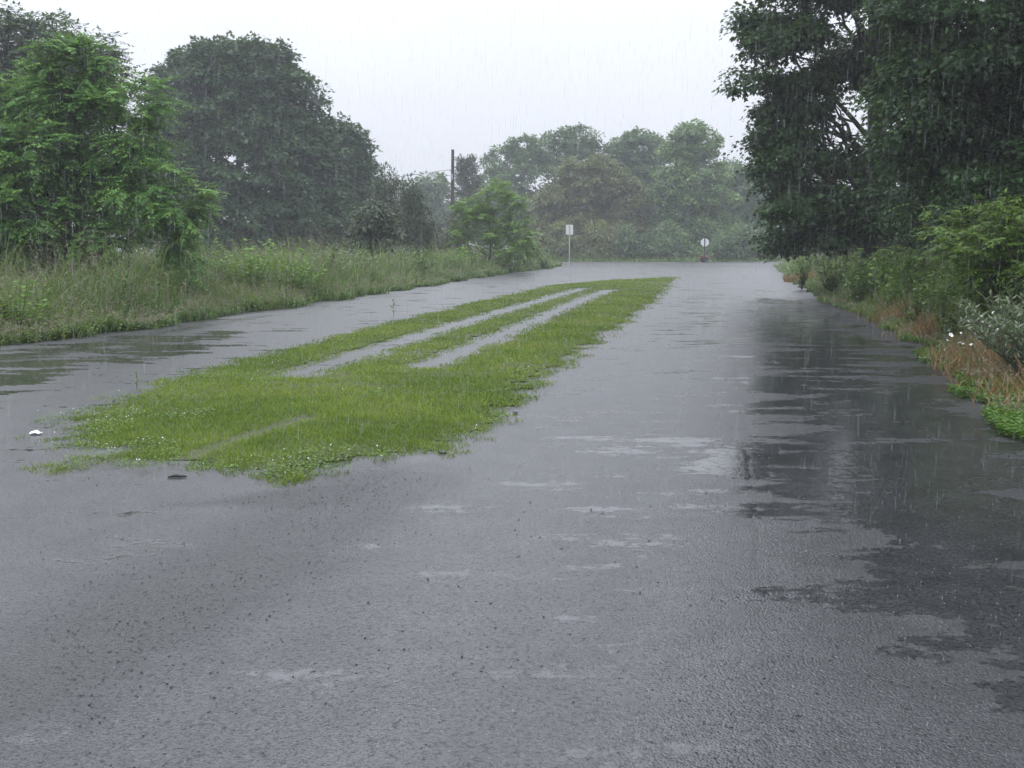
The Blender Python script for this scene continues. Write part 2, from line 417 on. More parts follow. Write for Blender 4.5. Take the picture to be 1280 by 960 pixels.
# soil sheet under the grass
bx0, by0 = ISLAND.min(0) - .3; bx1, by1 = ISLAND.max(0) + .3
yy = np.geomspace(by0, by1, 260)
xx = np.linspace(bx0, bx1, 260)
X, Y = np.meshgrid(xx, yy)
Cv = cover_at(X, Y)
Z = .006 + .03 * sstep(.1, 1.2, Cv) + (fbm(X * 3, Y * 3) - .5) * .02 * sstep(.1, .5, Cv)
i = np.arange(X.size).reshape(X.shape)
q = np.stack([i[:-1, :-1], i[:-1, 1:], i[1:, 1:], i[1:, :-1]], -1).reshape(-1, 4)
q = q[(Cv.ravel()[q] > .22).all(1)]
used, inv_ = np.unique(q, return_inverse=True)
mb = MB(); mb.add(np.stack([X, Y, Z], -1).reshape(-1, 3)[used], inv_.reshape(q.shape), smooth=True)
tag(mb.build('median_soil', M['soil']), kind='structure')
def island_z(x, y, c): return .006 + .03 * sstep(.1, 1.2, c)

rng = np.random.default_rng(3)
N0 = 620000
y = 1 / (rng.random(N0) * (1 / by0 - 1 / by1) + 1 / by1)
x = bx0 + rng.random(N0) * (bx1 - bx0)
keep = rng.random(N0) < np.clip(y / 14, 0, 1) ** .0
c = cover_at(x, y)
thin = fbm(x * 1.1 + 4, y * 1.1)
ok = (c > rng.random(N0) ** 2 * .5) & (rng.random(N0) < .35 + 1.3 * sstep(.28, .6, thin))
# a worn bare line across the near part
worn = GP([(95, 600), (215, 582), (300, 553), (380, 528)])
ok &= seg_dist(worn, x, y) > .10 * rng.random(N0) ** .6 * 1.5
x, y, c = x[ok], y[ok], c[ok]
hgt = (.020 + .036 * rng.random(len(x)) ** 1.5) * (.75 + .6 * fbm(x * .9, y * .9)) * (.55 + .45 * sstep(0, .5, c))
tall = rng.random(len(x)) < .02; hgt[tall] *= 1.9
tint = np.clip(.52 + (fbm(x * .8 + 9, y * .8) - .5) * 2.5 + (fbm(x * 3.5 + 2, y * 3.5) - .5) * 1.6 + (rng.random(len(x)) - .5) * .4, 0, 1)
mb = MB()
blades(mb, np.stack([x, y, island_z(x, y, c) - .005], 1), hgt, np.maximum(.0045, .00072 * y) * (.7 + .6 * rng.random(len(x))), .35 * rng.random(len(x)), .25 + .35 * rng.random(len(x)), tint, rng=rng)
tag(mb.build('grass', M['lawn']), 'short wet green grass covering the long island between the two lanes', 'grass', kind='stuff')

# clover patches and their flower heads
mb = MB()
N1 = 90000
y = 1 / (rng.random(N1) * (1 / by0 - 1 / 24.) + 1 / 24.); x = bx0 + rng.random(N1) * (bx1 - bx0)
c = cover_at(x, y)
pk = fbm(x * 1.4 + 40, y * 1.4)
ok = (c > .02) & (pk > .60 + .12 * rng.random(N1) - .09 * (1 - sstep(0.1, 1.0, c)))
x, y, c = x[ok], y[ok], c[ok]
pos = np.stack([x, y, island_z(x, y, c) + .02 + .05 * rng.random(len(x))], 1)
an = rng.random(len(x)) * 6.28
d = np.stack([np.cos(an), np.sin(an), .1 - .3 * rng.random(len(x))], 1)
leaves(mb, pos, d, np.array([0, 0, 1.]) + .5 * (rng.random((len(x), 3)) - .5), .014 + .014 * rng.random(len(x)), .014 + .012 * rng.random(len(x)), OVAL, rng.random(len(x)))
k = rng.random(len(x)) < .018
fx = pos[k] + np.array([0, 0, .03])
for p_ in fx[:260]:
    r = .004 + .003 * rng.random()
    v = np.array([(1, 0, 0), (0, 1, 0), (-1, 0, 0), (0, -1, 0), (0, 0, 1), (0, 0, -1)]) * r + p_
    mb.add(v, [(0, 1, 4), (1, 2, 4), (2, 3, 4), (3, 0, 4), (1, 0, 5), (2, 1, 5), (3, 2, 5), (0, 3, 5)], .5, 1)
tag(mb.build('clover', [M['clover'], M['petal']]), 'low clover leaves with small white flower heads in the grass island', 'clover', kind='stuff')

# ------------------------------------------------------------------ trees
def ell_sample(rng, lobes, n, shell=.55, floor=None):
    """points through a union of ellipsoids, thicker near the outside."""
    lo = np.array(lobes); w = (lo[:, 3] * lo[:, 5] + lo[:, 4] * lo[:, 5]); w = w / w.sum()
    out = []; outd = []
    tot = 0
    while tot < n:
        k = rng.choice(len(lo), n * 2, p=w)
        d = norm(rng.normal(size=(n * 2, 3)))
        r = shell + (1 - shell) * rng.random(n * 2) ** .7
        p = lo[k, :3] + d * lo[k, 3:6] * r[:, None]
        ok = np.ones(len(p), bool)
        for l in lo:
            ok &= (((p - l[:3]) / l[3:6]) ** 2).sum(1) > (shell * .72) ** 2
        if floor is not None: ok &= p[:, 2] > floor
        out.append(p[ok]); outd.append(d[ok]); tot += ok.sum()
    return np.concatenate(out)[:n], np.concatenate(outd)[:n]

def limb_path(rng, a, b, sag=.12, n=6):
    a = np.array(a, float); b = np.array(b, float)
    t = np.linspace(0, 1, n)[:, None]
    L_ = np.linalg.norm(b - a)
    p = a + (b - a) * t
    p[:, 2] += np.sin(t[:, 0] * math.pi) * L_ * sag
    p[1:-1] += rng.normal(size=(n - 2, 3)) * L_ * .025
    return p

def broadleaf(rng, lobes, nclump, per, clump_r, leaf, shape, floor=.4, droop=.5, trunk_r=.25, trunk_h=None, nlimb=16, shell=.5, aspect=1.0, flat=.5, trunk_xy=(0, 0)):
    """returns (crown MB, trunk MB) of one tree in local space."""
    cp, cd = ell_sample(rng, lobes, nclump, shell, floor)
    cr = MB(); tr = MB()
    ct = np.clip(.5 + rng.normal(size=nclump) * .32, 0, 1)
    k = np.repeat(np.arange(nclump), per)
    sz = (clump_r * (.6 + .8 * rng.random(nclump)))[k]
    o = np.clip(rng.normal(size=(len(k), 3)) * .45, -.95, .95)
    rr = np.hypot(o[:, 0], o[:, 1])
    o[:, 2] = o[:, 2] * flat - rr ** 2 * .35
    pos = cp[k] + o * sz[:, None]
    out = cd[k] * .6 + norm(o) * .9
    dirv = out + rng.normal(size=out.shape) * .45; dirv[:, 2] -= droop
    nr = np.array([0, 0, 1.]) + out * .35 + rng.normal(size=out.shape) * .35
    ls = leaf * (.65 + .7 * rng.random(len(k)))
    leaves(cr, pos, dirv, nr, ls, ls * aspect, shape, np.clip(ct[k] + rng.normal(size=len(k)) * .06, 0, 1))
    top = max(l[2] + l[5] for l in lobes) if trunk_h is None else trunk_h
    lean = rng.normal(size=2) * .03 * top
    tp = np.array([(trunk_xy[0] + lean[0] * t ** 2 + .06 * math.sin(t * 7), trunk_xy[1] + lean[1] * t ** 2, t * top * .85 - .15) for t in np.linspace(0, 1, 9)])
    tube(tr, tp, np.array([trunk_r * (1.35 if i == 0 else 1) * (1 - .88 * (i / 8)) for i in range(9)]), 9)
    for j in rng.choice(nclump, min(nlimb, nclump), replace=False):
        e = cp[j]
        zz = np.clip(e[2] - .35 * np.hypot(e[0] - trunk_xy[0], e[1] - trunk_xy[1]) - .1 * top, .12 * top, .75 * top)
        s = np.array([np.interp(zz, tp[:, 2], tp[:, 0]), np.interp(zz, tp[:, 2], tp[:, 1]), zz])
        path = limb_path(rng, s, e, .08)
        r0 = trunk_r * .27 * (1 - .7 * zz / top)
        tube(tr, path, np.linspace(r0, .012 + .02 * trunk_r, len(path)), 5)
        for q_ in range(3):
            m_ = path[2 + q_]; j2 = np.argmin(((cp - m_ - rng.normal(size=3) * clump_r * 2) ** 2).sum(1))
            if np.linalg.norm(cp[j2] - m_) < clump_r * 5:
                p2 = limb_path(rng, m_, cp[j2], .05, 5)
                tube(tr, p2, np.linspace(r0 * .45, .01, 5), 4)
    return cr, tr

def pinnate(mb, rng, base, dirv, length, npair, leaflet, tint, droop=.5, aspect=.34):
    """compound leaves: an arching rachis with pairs of hanging leaflets."""
    n = len(base)
    d = norm(dirv)
    s = norm(np.cross(d, np.array([0, 0, 1.])) + 1e-4)
    for i in range(npair):
        t = (i + 1.2) / (npair + .6)
        p = base + d * (length * t)[:, None]; p[:, 2] -= length * droop * t ** 2
        sz = leaflet * (1 - .35 * abs(t - .5) * 2) * (.8 + .4 * rng.random(n))
        for sg in (-1, 1):
            ld = d * .45 + s * sg * .85 + rng.normal(size=(n, 3)) * .15; ld[:, 2] -= .25 + droop * .5
            nr = np.array([0, 0, 1.]) + d * .25 + rng.normal(size=(n, 3)) * .22
            leaves(mb, p, ld, nr, sz, sz * aspect, OVAL, tint)
    p = base + d * length[:, None]; p[:, 2] -= length * droop
    leaves(mb, p - d * (leaflet * .3), d + np.array([0, 0, -.8 * droop]), np.array([0, 0, 1.]) + rng.normal(size=(n, 3)) * .2, leaflet * np.ones(n), leaflet * aspect * np.ones(n), OVAL, tint)

def compound_tree(rng, lobes, nclump, fronds, frond_len, npair, leaflet, trunk_r, floor=.5, shell=.45, droop=.55, nlimb=18, lean=(0, 0), aspect=.34, stems=1, top=None):
    cp, cd = ell_sample(rng, lobes, nclump, shell, floor)
    cr = MB(); tr = MB()
    k = np.repeat(np.arange(nclump), fronds)
    an = rng.random(len(k)) * 6.28
    d = np.stack([np.cos(an), np.sin(an), .35 * rng.normal(size=len(k)) + .18], 1) + cd[k] * .8
    ln = frond_len * (.6 + .7 * rng.random(len(k)))
    ct = np.clip(.5 + rng.normal(size=nclump) * .2, 0, 1)
    base = cp[k] + rng.normal(size=(len(k), 3)) * .12 * frond_len
    pinnate(cr, rng, base, d, ln, npair, leaflet, np.clip(ct[k] + rng.normal(size=len(k)) * .08, 0, 1), droop, aspect)
    H = top or max(l[2] + l[5] for l in lobes)
    for st in range(stems):
        ox, oy = (rng.normal(size=2) * .35 * (st > 0))
        tp = np.array([(ox + (lean[0] + ox * .8) * t ** 1.5 + .05 * math.sin(5 * t + st), oy + (lean[1] + oy * .8) * t ** 1.5, t * H * .9 - .15) for t in np.linspace(0, 1, 9)])
        tube(tr, tp, np.linspace(trunk_r * (1 if st == 0 else .7), .015, 9), 8)
        for j in rng.choice(nclump, nlimb // stems, replace=False):
            e = cp[j]; zz = np.clip(e[2] - .5 * np.hypot(e[0], e[1]) - .2, .12 * H, .85 * H)
            s = np.array([np.interp(zz, tp[:, 2], tp[:, 0]), np.interp(zz, tp[:, 2], tp[:, 1]), zz])
            tube(tr, limb_path(rng, s, e, .06), np.linspace(trunk_r * .35 * (1 - .6 * zz / H), .008, 6), 5)
    return cr, tr

def plant_tree(kind, loc, crown, trunk, cm, tm, label, cat, group=None, rz=0):
    e = empty(kind, loc, label, cat, group, rz)
    trunk.build('trunk', tm, e); crown.build('crown', cm, e)
    return e

def px_w(w, Y): return w / F * Y

# --- left: the near tree with compound leaves
rng = np.random.default_rng(21)
Y0 = 26.0
bx, _, _ = at(95, 345, Y0)
def rel(u, v, dy=0):
    p = at(u, v, Y0 + dy); return (p[0] - bx, dy, p[2])
def lobe(u, v, ru, rv, dy=0, ry=None, Yb=None, bxx=None):
    Yb = Y0 if Yb is None else Yb; bxx = bx if bxx is None else bxx
    p = at(u, v, Yb + dy); s = Yb / F
    return (p[0] - bxx, dy, p[2], ru * s, (ry or ru * s * .9), rv * s)
lobes = [lobe(90, 85, 38, 36), lobe(70, 120, 52, 40, .4), lobe(120, 130, 36, 30), lobe(175, 128, 34, 22, -.4), lobe(20, 135, 46, 46, .8), lobe(45, 195, 62, 40, -.3), lobe(165, 172, 34, 20, -.3), lobe(140, 200, 50, 30, .4),
         lobe(185, 232, 46, 22, -.8), lobe(230, 258, 36, 22, -.9), lobe(110, 235, 60, 26, .3), lobe(30, 255, 60, 50, -.5), lobe(205, 295, 34, 26, -.5), lobe(225, 325, 20, 22, -.5), lobe(120, 300, 66, 36), lobe(40, 320, 60, 36, .2), lobe(-60, 230, 80, 90, .5)]
cr, tr = compound_tree(rng, lobes, 760, 11, .56, 7, .15, .11, floor=.35, shell=.35, droop=.36, nlimb=40, lean=(.3, 0), aspect=.44, stems=3, top=6.2)
plant_tree('walnut_like_tree', (bx, Y0, 0), cr, tr, M['walnut'], M['bark_light'], 'bright green tree with drooping feather-like compound leaves at the left roadside, nearest on the left', 'tree')

# --- left: feathery tree behind it
rng = np.random.default_rng(22)
Yb = 52.0; bxx = at(40, 345, Yb)[0]
L2 = lambda u, v, ru, rv, dy=0: lobe(u, v, ru, rv, dy, None, Yb, bxx)
lobes = [L2(45, 60, 60, 40), L2(100, 75, 50, 36), L2(0, 90, 60, 60), L2(60, 130, 80, 60), L2(-60, 130, 90, 80), L2(40, 220, 90, 80), L2(130, 95, 24, 22), L2(-40, 260, 100, 70)]
cr, tr = compound_tree(rng, lobes, 1000, 9, .95, 6, .30, .18, floor=1, shell=.3, droop=.25, nlimb=30, aspect=.46, top=12.0)
plant_tree('feathery_tree', (bxx, Yb, 0), cr, tr, M['feather'], M['bark'], 'tall hazy tree with feathery twig tips showing above the bright left tree', 'tree')

# --- left: the big dark rounded tree and its lower neighbour
rng = np.random.default_rng(23)
Yb = 78.0; bxx = at(300, 330, Yb)[0]
lobes = [L2(290, 120, 95, 70), L2(300, 92, 70, 44), L2(235, 150, 60, 70), L2(350, 150, 62, 70), L2(290, 210, 130, 95), L2(215, 230, 80, 80), L2(370, 230, 70, 85), L2(290, 275, 150, 45), L2(330, 75, 40, 28), L2(255, 80, 40, 26), L2(285, 205, 70, 34), L2(255, 240, 60, 30)]
cr, tr = broadleaf(rng, lobes, 2200, 60, .76, .30, MAPLE, floor=.7, droop=.5, trunk_r=.42, nlimb=30, shell=.55)
plant_tree('dark_maple_tree', (bxx, Yb, 0), cr, tr, M['dark_tree'], M['bark'], 'big dark rounded tree rising behind the weeds, largest crown on the left', 'tree')
rng = np.random.default_rng(24)
Yb = 84.0; bxx = at(425, 330, Yb)[0]
lobes = [L2(425, 200, 42, 52), L2(400, 230, 50, 60), L2(445, 245, 32, 60), L2(430, 280, 55, 40)]
cr, tr = broadleaf(rng, lobes, 760, 56, .72, .30, MAPLE, floor=.6, droop=.5, trunk_r=.25, nlimb=16, shell=.5)
plant_tree('dark_maple_tree', (bxx, Yb, 0), cr, tr, M['dark_tree'], M['bark'], 'lower dark rounded tree leaning against the right flank of the big dark tree', 'tree')

# --- left: small dark tree in front, two cedars, greyish bush, sapling and bush
def simple_tree(seed, name, u, Y, lobes_px, nclump, per, clump_r, leaf, mat, label, cat='tree', shape=OVAL, aspect=.6, droop=.4, trunk_r=.1, floor=.25, shell=.35, bark='bark', group=None, flat=.5):
    global Yb, bxx
    rng = np.random.default_rng(seed)
    Yb = Y; bxx = at(u, 330, Y)[0]
    lobes = [L2(*l) for l in lobes_px]
    cr, tr = broadleaf(rng, lobes, nclump, per, clump_r, leaf, shape, floor=floor, droop=droop, trunk_r=trunk_r, nlimb=14, shell=shell, aspect=aspect, flat=flat)
    return plant_tree(name, (bxx, Y, 0), cr, tr, M[mat], M[bark], label, cat, group)

simple_tree(31, 'small_tree', 466, 48, [(465, 275, 24, 22), (450, 295, 16, 20), (480, 290, 18, 22), (466, 262, 14, 12)], 90, 45, .42, .17, 'cedar', 'small dark ragged tree standing in the weeds in front of the dark trees', droop=.6)
simple_tree(32, 'cedar_tree', 488, 66, [(485, 225, 17, 20), (490, 250, 28, 30), (480, 275, 32, 30), (495, 285, 36, 25)], 150, 60, .55, .22, 'cedar', 'loose dark cedar with bare twiggy top beside the big dark tree', aspect=.35, droop=.1, flat=.8)
simple_tree(33, 'cedar_tree', 520, 62, [(513, 240, 8, 18), (516, 258, 17, 20), (519, 280, 25, 26), (522, 293, 28, 18)], 150, 60, .45, .2, 'cedar', 'cone-shaped dark cedar with pointed tip left of the utility pole', aspect=.3, droop=-.1, flat=.8)
simple_tree(34, 'grey_bush', 552, 68, [(552, 296, 22, 14), (566, 300, 18, 12), (540, 302, 16, 10)], 70, 45, .5, .2, 'grey_bush', 'low greyish green bush at the foot of the utility pole', 'bush')
rng = np.random.default_rng(35)
Yb = 63.0; bxx = at(612, 338, Yb)[0]
lobes = [L2(618, 240, 22, 10), L2(592, 258, 24, 9), L2(642, 250, 16, 10), L2(606, 268, 30, 9), L2(640, 276, 20, 12), L2(582, 284, 24, 8), L2(618, 292, 34, 9), L2(652, 296, 18, 12), L2(590, 306, 30, 9), L2(640, 316, 26, 9), L2(574, 318, 18, 8)]
cr, tr = compound_tree(rng, lobes, 230, 9, .5, 5, .2, .07, floor=.4, shell=.2, droop=.3, nlimb=26, aspect=.45, top=5.2)
plant_tree('sapling_tree', (bxx, Yb, 0), cr, tr, M['sapling'], M['bark_light'], 'bright green young tree with thin pale trunk in the weeds, right of the utility pole', 'tree')
simple_tree(36, 'bush', 655, 70, [(655, 308, 16, 12), (670, 312, 12, 9), (643, 312, 12, 9)], 60, 45, .4, .15, 'bush', 'low round green bush between the young tree and the rectangular sign', 'bush')

# --- far: pale tree, pine, tree line beyond the junction
GFAR = 'trees beyond the road junction'
simple_tree(41, 'far_tree', 541, 165, [(541, 232, 22, 18), (530, 250, 24, 24), (552, 250, 22, 24), (541, 280, 34, 30)], 160, 50, 1.5, .55, 'far_green', 'palest tree, faint in the rain haze behind the utility pole', shape=MAPLE, aspect=1, trunk_r=.25, floor=.8)
rng = np.random.default_rng(42)
Yb = 122.0; bxx = at(584, 325, Yb)[0]
def pine(rng, H, rad):
    cr = MB(); tr = MB()
    tube(tr, [(0, 0, -.1), (.05, 0, H * .5), (0, .05, H)], [.2, .13, .03], 8)
    P_, D_ = [], []
    for i in range(40):
        z = H * (.2 + .8 * (i / 40) ** .9); a = i * 2.4 + rng.random()
        L_ = rad * (1.05 - .85 * (z / H)) * (.6 + .6 * rng.random()) + .25
        e = np.array([math.cos(a) * L_, math.sin(a) * L_, z + .18 * L_])
        pth = limb_path(rng, (0, 0, z - .2 * L_), e, -.04)
        tube(tr, pth, np.linspace(.05, .012, 6), 4)
        for t in np.linspace(.35, 1, 5):
            q_ = pth[0] + (pth[-1] - pth[0]) * t
            n = 46
            dd = norm(rng.normal(size=(n, 3)) + np.array([0, 0, .45]))
            P_.append(q_ + rng.normal(size=(n, 3)) * .22); D_.append(dd)
    P_ = np.concatenate(P_); D_ = np.concatenate(D_)
    leaves(cr, P_, D_, rng.normal(size=P_.shape), .36, .10, OVAL, rng.random(len(P_)))
    return cr, tr
cr, tr = pine(rng, at(584, 197, Yb)[2], 3.9)
plant_tree('pine_tree', (bxx, Yb, 0), cr, tr, M['conifer'], M['bark'], 'dark ragged pine with upright tip just right of the utility pole', 'tree')

far = [
 (51, 'far_tree', 690, 128, [(690, 190, 55, 26), (640, 200, 36, 26), (720, 178, 30, 20), (735, 195, 26, 24), (680, 230, 85, 40), (650, 265, 60, 45), (720, 270, 70, 50), (655, 183, 26, 12), (705, 172, 20, 12)], 420, 'far_green', 'broad hazy tree with scalloped top, left end of the tree line beyond the junction'),
 (52, 'far_tree', 740, 113, [(740, 225, 48, 30), (705, 255, 42, 26), (775, 250, 36, 30), (700, 290, 40, 28), (745, 290, 75, 30), (790, 290, 32, 30), (750, 208, 26, 14)], 420, 'far_olive', 'olive and rusty tinged tree standing forward in the far tree line above the rectangular sign'),
 (53, 'far_tree', 800, 127, [(795, 185, 34, 22), (815, 190, 30, 22), (780, 200, 30, 26), (800, 240, 60, 45), (800, 285, 55, 36), (800, 170, 22, 8)], 320, 'far_green', 'flat-topped hazy tree between the olive tree and the tallest tree of the far line'),
 (54, 'far_tree', 865, 112, [(862, 165, 24, 14), (875, 180, 26, 18), (850, 190, 26, 14), (868, 215, 46, 16), (850, 240, 40, 16), (880, 245, 44, 18), (845, 270, 28, 14), (885, 280, 36, 22), (860, 300, 52, 22)], 360, 'far_bright', 'tallest tree of the far line, with layered bright green boughs above the octagonal sign'),
 (55, 'far_tree', 918, 126, [(915, 218, 30, 18), (930, 230, 22, 22), (905, 250, 36, 36), (930, 275, 40, 36)], 220, 'far_green', 'lower hazy tree at the right end of the far tree line beside the overhanging maple'),
 (56, 'far_tree', 985, 122, [(975, 235, 46, 34), (1010, 250, 50, 40), (985, 290, 70, 34), (945, 285, 26, 34)], 260, 'far_green', 'shaded far tree half hidden behind the overhanging right maple'),
 (57, 'far_tree', 620, 135, [(618, 232, 26, 22), (600, 262, 34, 36), (630, 275, 40, 36)], 180, 'far_green', 'hazy low tree behind the bright young tree and right of the pine'),
]
for seed, nm, u, Y, lp, nc, mt, lab in far:
    simple_tree(seed, nm, u, Y + 14, lp, int(nc * 2.3), 60, .8, .33, mt, lab, shape=MAPLE, aspect=1., trunk_r=.3, floor=.4, shell=.38, group=GFAR)
# undergrowth along the far verge
simple_tree(58, 'thicket_bush', 700, 112, [(672, 306, 20, 17), (696, 300, 22, 22), (722, 308, 20, 14), (748, 299, 22, 24)], 110, 50, .8, .3, 'far_olive', 'low bushes along the far verge behind the rectangular sign', 'bush')
simple_tree(59, 'thicket_bush', 810, 112, [(782, 302, 22, 20), (806, 306, 20, 16), (832, 300, 20, 22), (852, 311, 16, 12)], 110, 50, .8, .3, 'far_green', 'low bushes along the far verge left of the octagonal sign', 'bush')
simple_tree(60, 'thicket_bush', 930, 111, [(902, 306, 20, 18), (930, 302, 24, 22), (962, 306, 30, 18)], 110, 50, .8, .3, 'far_green', 'low bushes along the far verge right of the octagonal sign', 'bush')
# distant wood closing the horizon behind the left trees
mb = MB(); rng = np.random.default_rng(61)
lob = []
for i in range(26):
    x_ = -150 + i * 7.5 + rng.normal() * 2; yv = 185 + rng.normal() * 14
    hh = 6 + 2.5 * rng.random()
    lob.append((x_, yv, hh * .5, 5 + 2 * rng.random(), 5, hh * .55))
for i in range(16):
    x_ = 60 + i * 8 + rng.normal() * 2; yv = 135 + rng.normal() * 10; hh = 9 + 3 * rng.random()
    lob.append((x_, yv, hh * .5, 5 + 2 * rng.random(), 5, hh * .55))
cp, cd = ell_sample(rng, lob, 1500, .5, .3)
k = np.repeat(np.arange(len(cp)), 36); o_ = rng.normal(size=(len(k), 3)) * np.array([.8, .8, .4])
dv = norm(o_) + cd[k]; dv[:, 2] -= .4
leaves(mb, cp[k] + o_, dv, np.array([0, 0, 1.]) + rng.normal(size=o_.shape) * .4, .6, .6, MAPLE, rng.random(len(cp))[k])
tag(mb.build('distant_wood', M['far_green']), 'far-off hazy wood along the horizon behind the roadside trees', 'wood', kind='stuff')

# --- right: the big maples
GM = 'big dark maples on the right side of the road'
def maple(seed, u, Y, lobes_px, nclump, label, trunk_r=.4, per=56, leaf=.14, floor=1.0, shell=.15, cl=.5):
    global Yb, bxx
    rng = np.random.default_rng(seed)
    Yb = Y; bxx = at(u, 330, Y)[0]
    lobes = [L2(*l) for l in lobes_px]
    cr, tr = broadleaf(rng, lobes, nclump, per, cl, leaf, MAPLE, floor=floor, droop=.7, trunk_r=trunk_r, nlimb=70, shell=shell, flat=.45)
    return plant_tree('maple_tree', (bxx, Y, 0), cr, tr, M['maple'], M['bark'], label, 'tree', GM)
def boughs(seed, spans, ru, rv, step, dyr=1.5):
    """layered boughs: for each height v the span u0..u1 they reach across."""
    r = np.random.default_rng(seed); out = []
    for v, u0, u1 in spans:
        u = u0 + ru * .9
        while u < u1:
            a = ru * (.8 + .5 * r.random())
            out.append((u, v + r.normal() * 7, a, rv * (.75 + .5 * r.random()), dyr * r.normal()))
            u += step * (.75 + .5 * r.random())
    return out
maple(71, 1090, 34, boughs(1, [(-250, 1010, 1220), (-200, 980, 1240), (-150, 960, 1240), (-100, 945, 1240), (-55, 950, 1230), (-15, 935, 1200), (28, 922, 1040), (30, 1085, 1190), (62, 925, 1190), (100, 918, 1120), (138, 935, 1040), (172, 922, 1030), (172, 1085, 1180), (205, 935, 1180), (238, 945, 1180), (268, 938, 1160), (292, 945, 1110)], 40, 19, 46), 2600,
      'dark maple overhanging the road, its leaves hanging down to the roadside weeds', .42)
maple(72, 1290, 23.5, boughs(2, [(-620, 1200, 1500), (-540, 1180, 1550), (-460, 1150, 1560), (-380, 1130, 1560), (-300, 1110, 1560), (-220, 1100, 1540), (-150, 1090, 1520), (-90, 1085, 1500), (-35, 1095, 1480), (15, 1085, 1460), (62, 1100, 1450), (108, 1080, 1440), (152, 1105, 1430), (196, 1100, 1420), (236, 1110, 1400), (268, 1140, 1380)], 62, 28, 72, 1.0), 3600,
      'dark maple filling the upper right corner, nearest of the maples', .42, leaf=.115)
maple(73, 1330, 37, [(1230, 200, 100, 70), (1330, 180, 120, 110), (1330, 40, 130, 110), (1200, 270, 90, 45), (1420, 150, 140, 160), (1300, 290, 130, 40)], 1500,
      'shaded maple deep in the right wood behind the nearest maple', .35, leaf=.2, shell=.4, cl=.6)
maple(75, 1790, 14.5, [(1790, 0, 420, 260), (1770, -260, 400, 260), (1830, -560, 420, 300), (1940, -120, 420, 300), (1800, -880, 400, 300)], 1900,
      'unseen maple added just outside the right edge of the view to darken the road reflections', .4, leaf=.2, shell=.4)  # out-of-view tree, added so the near right asphalt reflects dark
simple_tree(74, 'understorey_tree', 1180, 52, [(1080, 285, 70, 34), (1160, 270, 70, 50), (1250, 270, 80, 55), (1340, 270, 90, 60), (1040, 300, 44, 18)], 420, 70, .9, .24, 'maple', 'dark understorey below the right maples, closing the view at eye level', shape=MAPLE, aspect=1, trunk_r=.15, floor=.3, group=None)

# ------------------------------------------------------------------ roadside shrubs, right
def shrub_arch(rng, H, rad, nst, nfr, flen, leaflet, cmn, npair=7):
    cr = MB(); st = MB(); B, D = [], []
    for i in range(nst):
        a = rng.random() * 6.28; r_ = rad * (.35 + .65 * rng.random()); h_ = H * (.6 + .4 * rng.random())
        t = np.linspace(0, 1, 8)
        bx_, by_ = rng.normal(size=2) * .12 * rad
        pth = np.stack([bx_ + math.cos(a) * r_ * t ** 1.4, by_ + math.sin(a) * r_ * t ** 1.4, h_ * (1.35 * t - .45 * t ** 2.6)], 1)
        tube(st, pth, np.linspace(.014, .004, 8), 5)
        for j in range(nfr):
            tt = .15 + .85 * rng.random(); k = tt * 7; i0 = min(int(k), 6)
            B.append(pth[i0] + (pth[i0 + 1] - pth[i0]) * (k - i0))
            b = rng.random() * 6.28; D.append((math.cos(b) + .7 * math.cos(a), math.sin(b) + .7 * math.sin(a), .35 + .3 * rng.normal()))
    B = np.array(B); D = np.array(D); n = len(B)
    pinnate(cr, rng, B, D, flen * (.6 + .7 * rng.random(n)), npair, leaflet, np.clip(.5 + .25 * rng.normal(size=n), 0, 1), .4, .4)
    return cr, st

def put_shrub(name, loc, cr, st, cm, label, cat='shrub', group=None, sm='bark_light'):
    e = empty(name, loc, label, cat, group)
    cr.build('foliage', M[cm], e); st.build('stem', M[sm], e)
    return e

rng = np.random.default_rng(81)
p = at(1290, 330, 14.5)
cr, st = shrub_arch(rng, 2.5, 1.5, 120, 24, .34, .095, 'arch', 6)
put_shrub('arching_shrub', (p[0], 14.5, 0), cr, st, 'arch', 'yellow-green shrub of arching feathery sprays at the right edge, tallest of the roadside shrubs')
p = at(1160, 330, 24.0)
cr, st = shrub_arch(rng, 1.9, 1.0, 30, 14, .4, .13, 'bush', 5)
put_shrub('leafy_shrub', (p[0], 24, 0), cr, st, 'bush', 'green leafy shrub under the maples left of the arching yellow-green shrub')
p = at(1100, 330, 28.0)
cr, st = shrub_arch(rng, 1.8, 1.0, 28, 14, .4, .13, 'bush', 5)
put_shrub('leafy_shrub', (p[0], 28, 0), cr, st, 'bush', 'green leafy shrub under the maple boughs, midway along the right weeds')
p = at(1262, 330, 17.0)
cr, st = shrub_arch(rng, 2.2, 1.2, 70, 20, .36, .11, 'bush', 6)
put_shrub('leafy_shrub', (p[0], 17, 0), cr, st, 'bush', 'dense green leafy shrub close behind the arching yellow-green shrub')
# silver willow shrub
rng = np.random.default_rng(82)
cr = MB(); st = MB(); B, D = [], []
for i in range(90):
    a = rng.random() * 6.28; r_ = .95 * rng.random() ** .6; h_ = 1.25 * (.6 + .45 * rng.random()) * (1 - .25 * r_)
    t = np.linspace(0, 1, 7)
    pth = np.stack([math.cos(a) * r_ * t, math.sin(a) * r_ * t, h_ * (1.2 * t - .2 * t ** 2)], 1)
    tube(st, pth, np.linspace(.009, .003, 7), 5)
    for tt in np.linspace(.2, 1, 44):
        k = tt * 6 * .999; i0 = int(k); q_ = pth[i0] + (pth[i0 + 1] - pth[i0]) * (k - i0)
        b = rng.random() * 6.28
        B.append(q_); D.append((math.cos(b), math.sin(b), .7 + .3 * rng.normal()))
B = np.array(B); D = np.array(D)
leaves(cr, B, D, np.array([0, 0, 1.]) + rng.normal(size=B.shape) * .6, .085 + .05 * rng.random(len(B)), .024, OVAL, rng.random(len(B)))
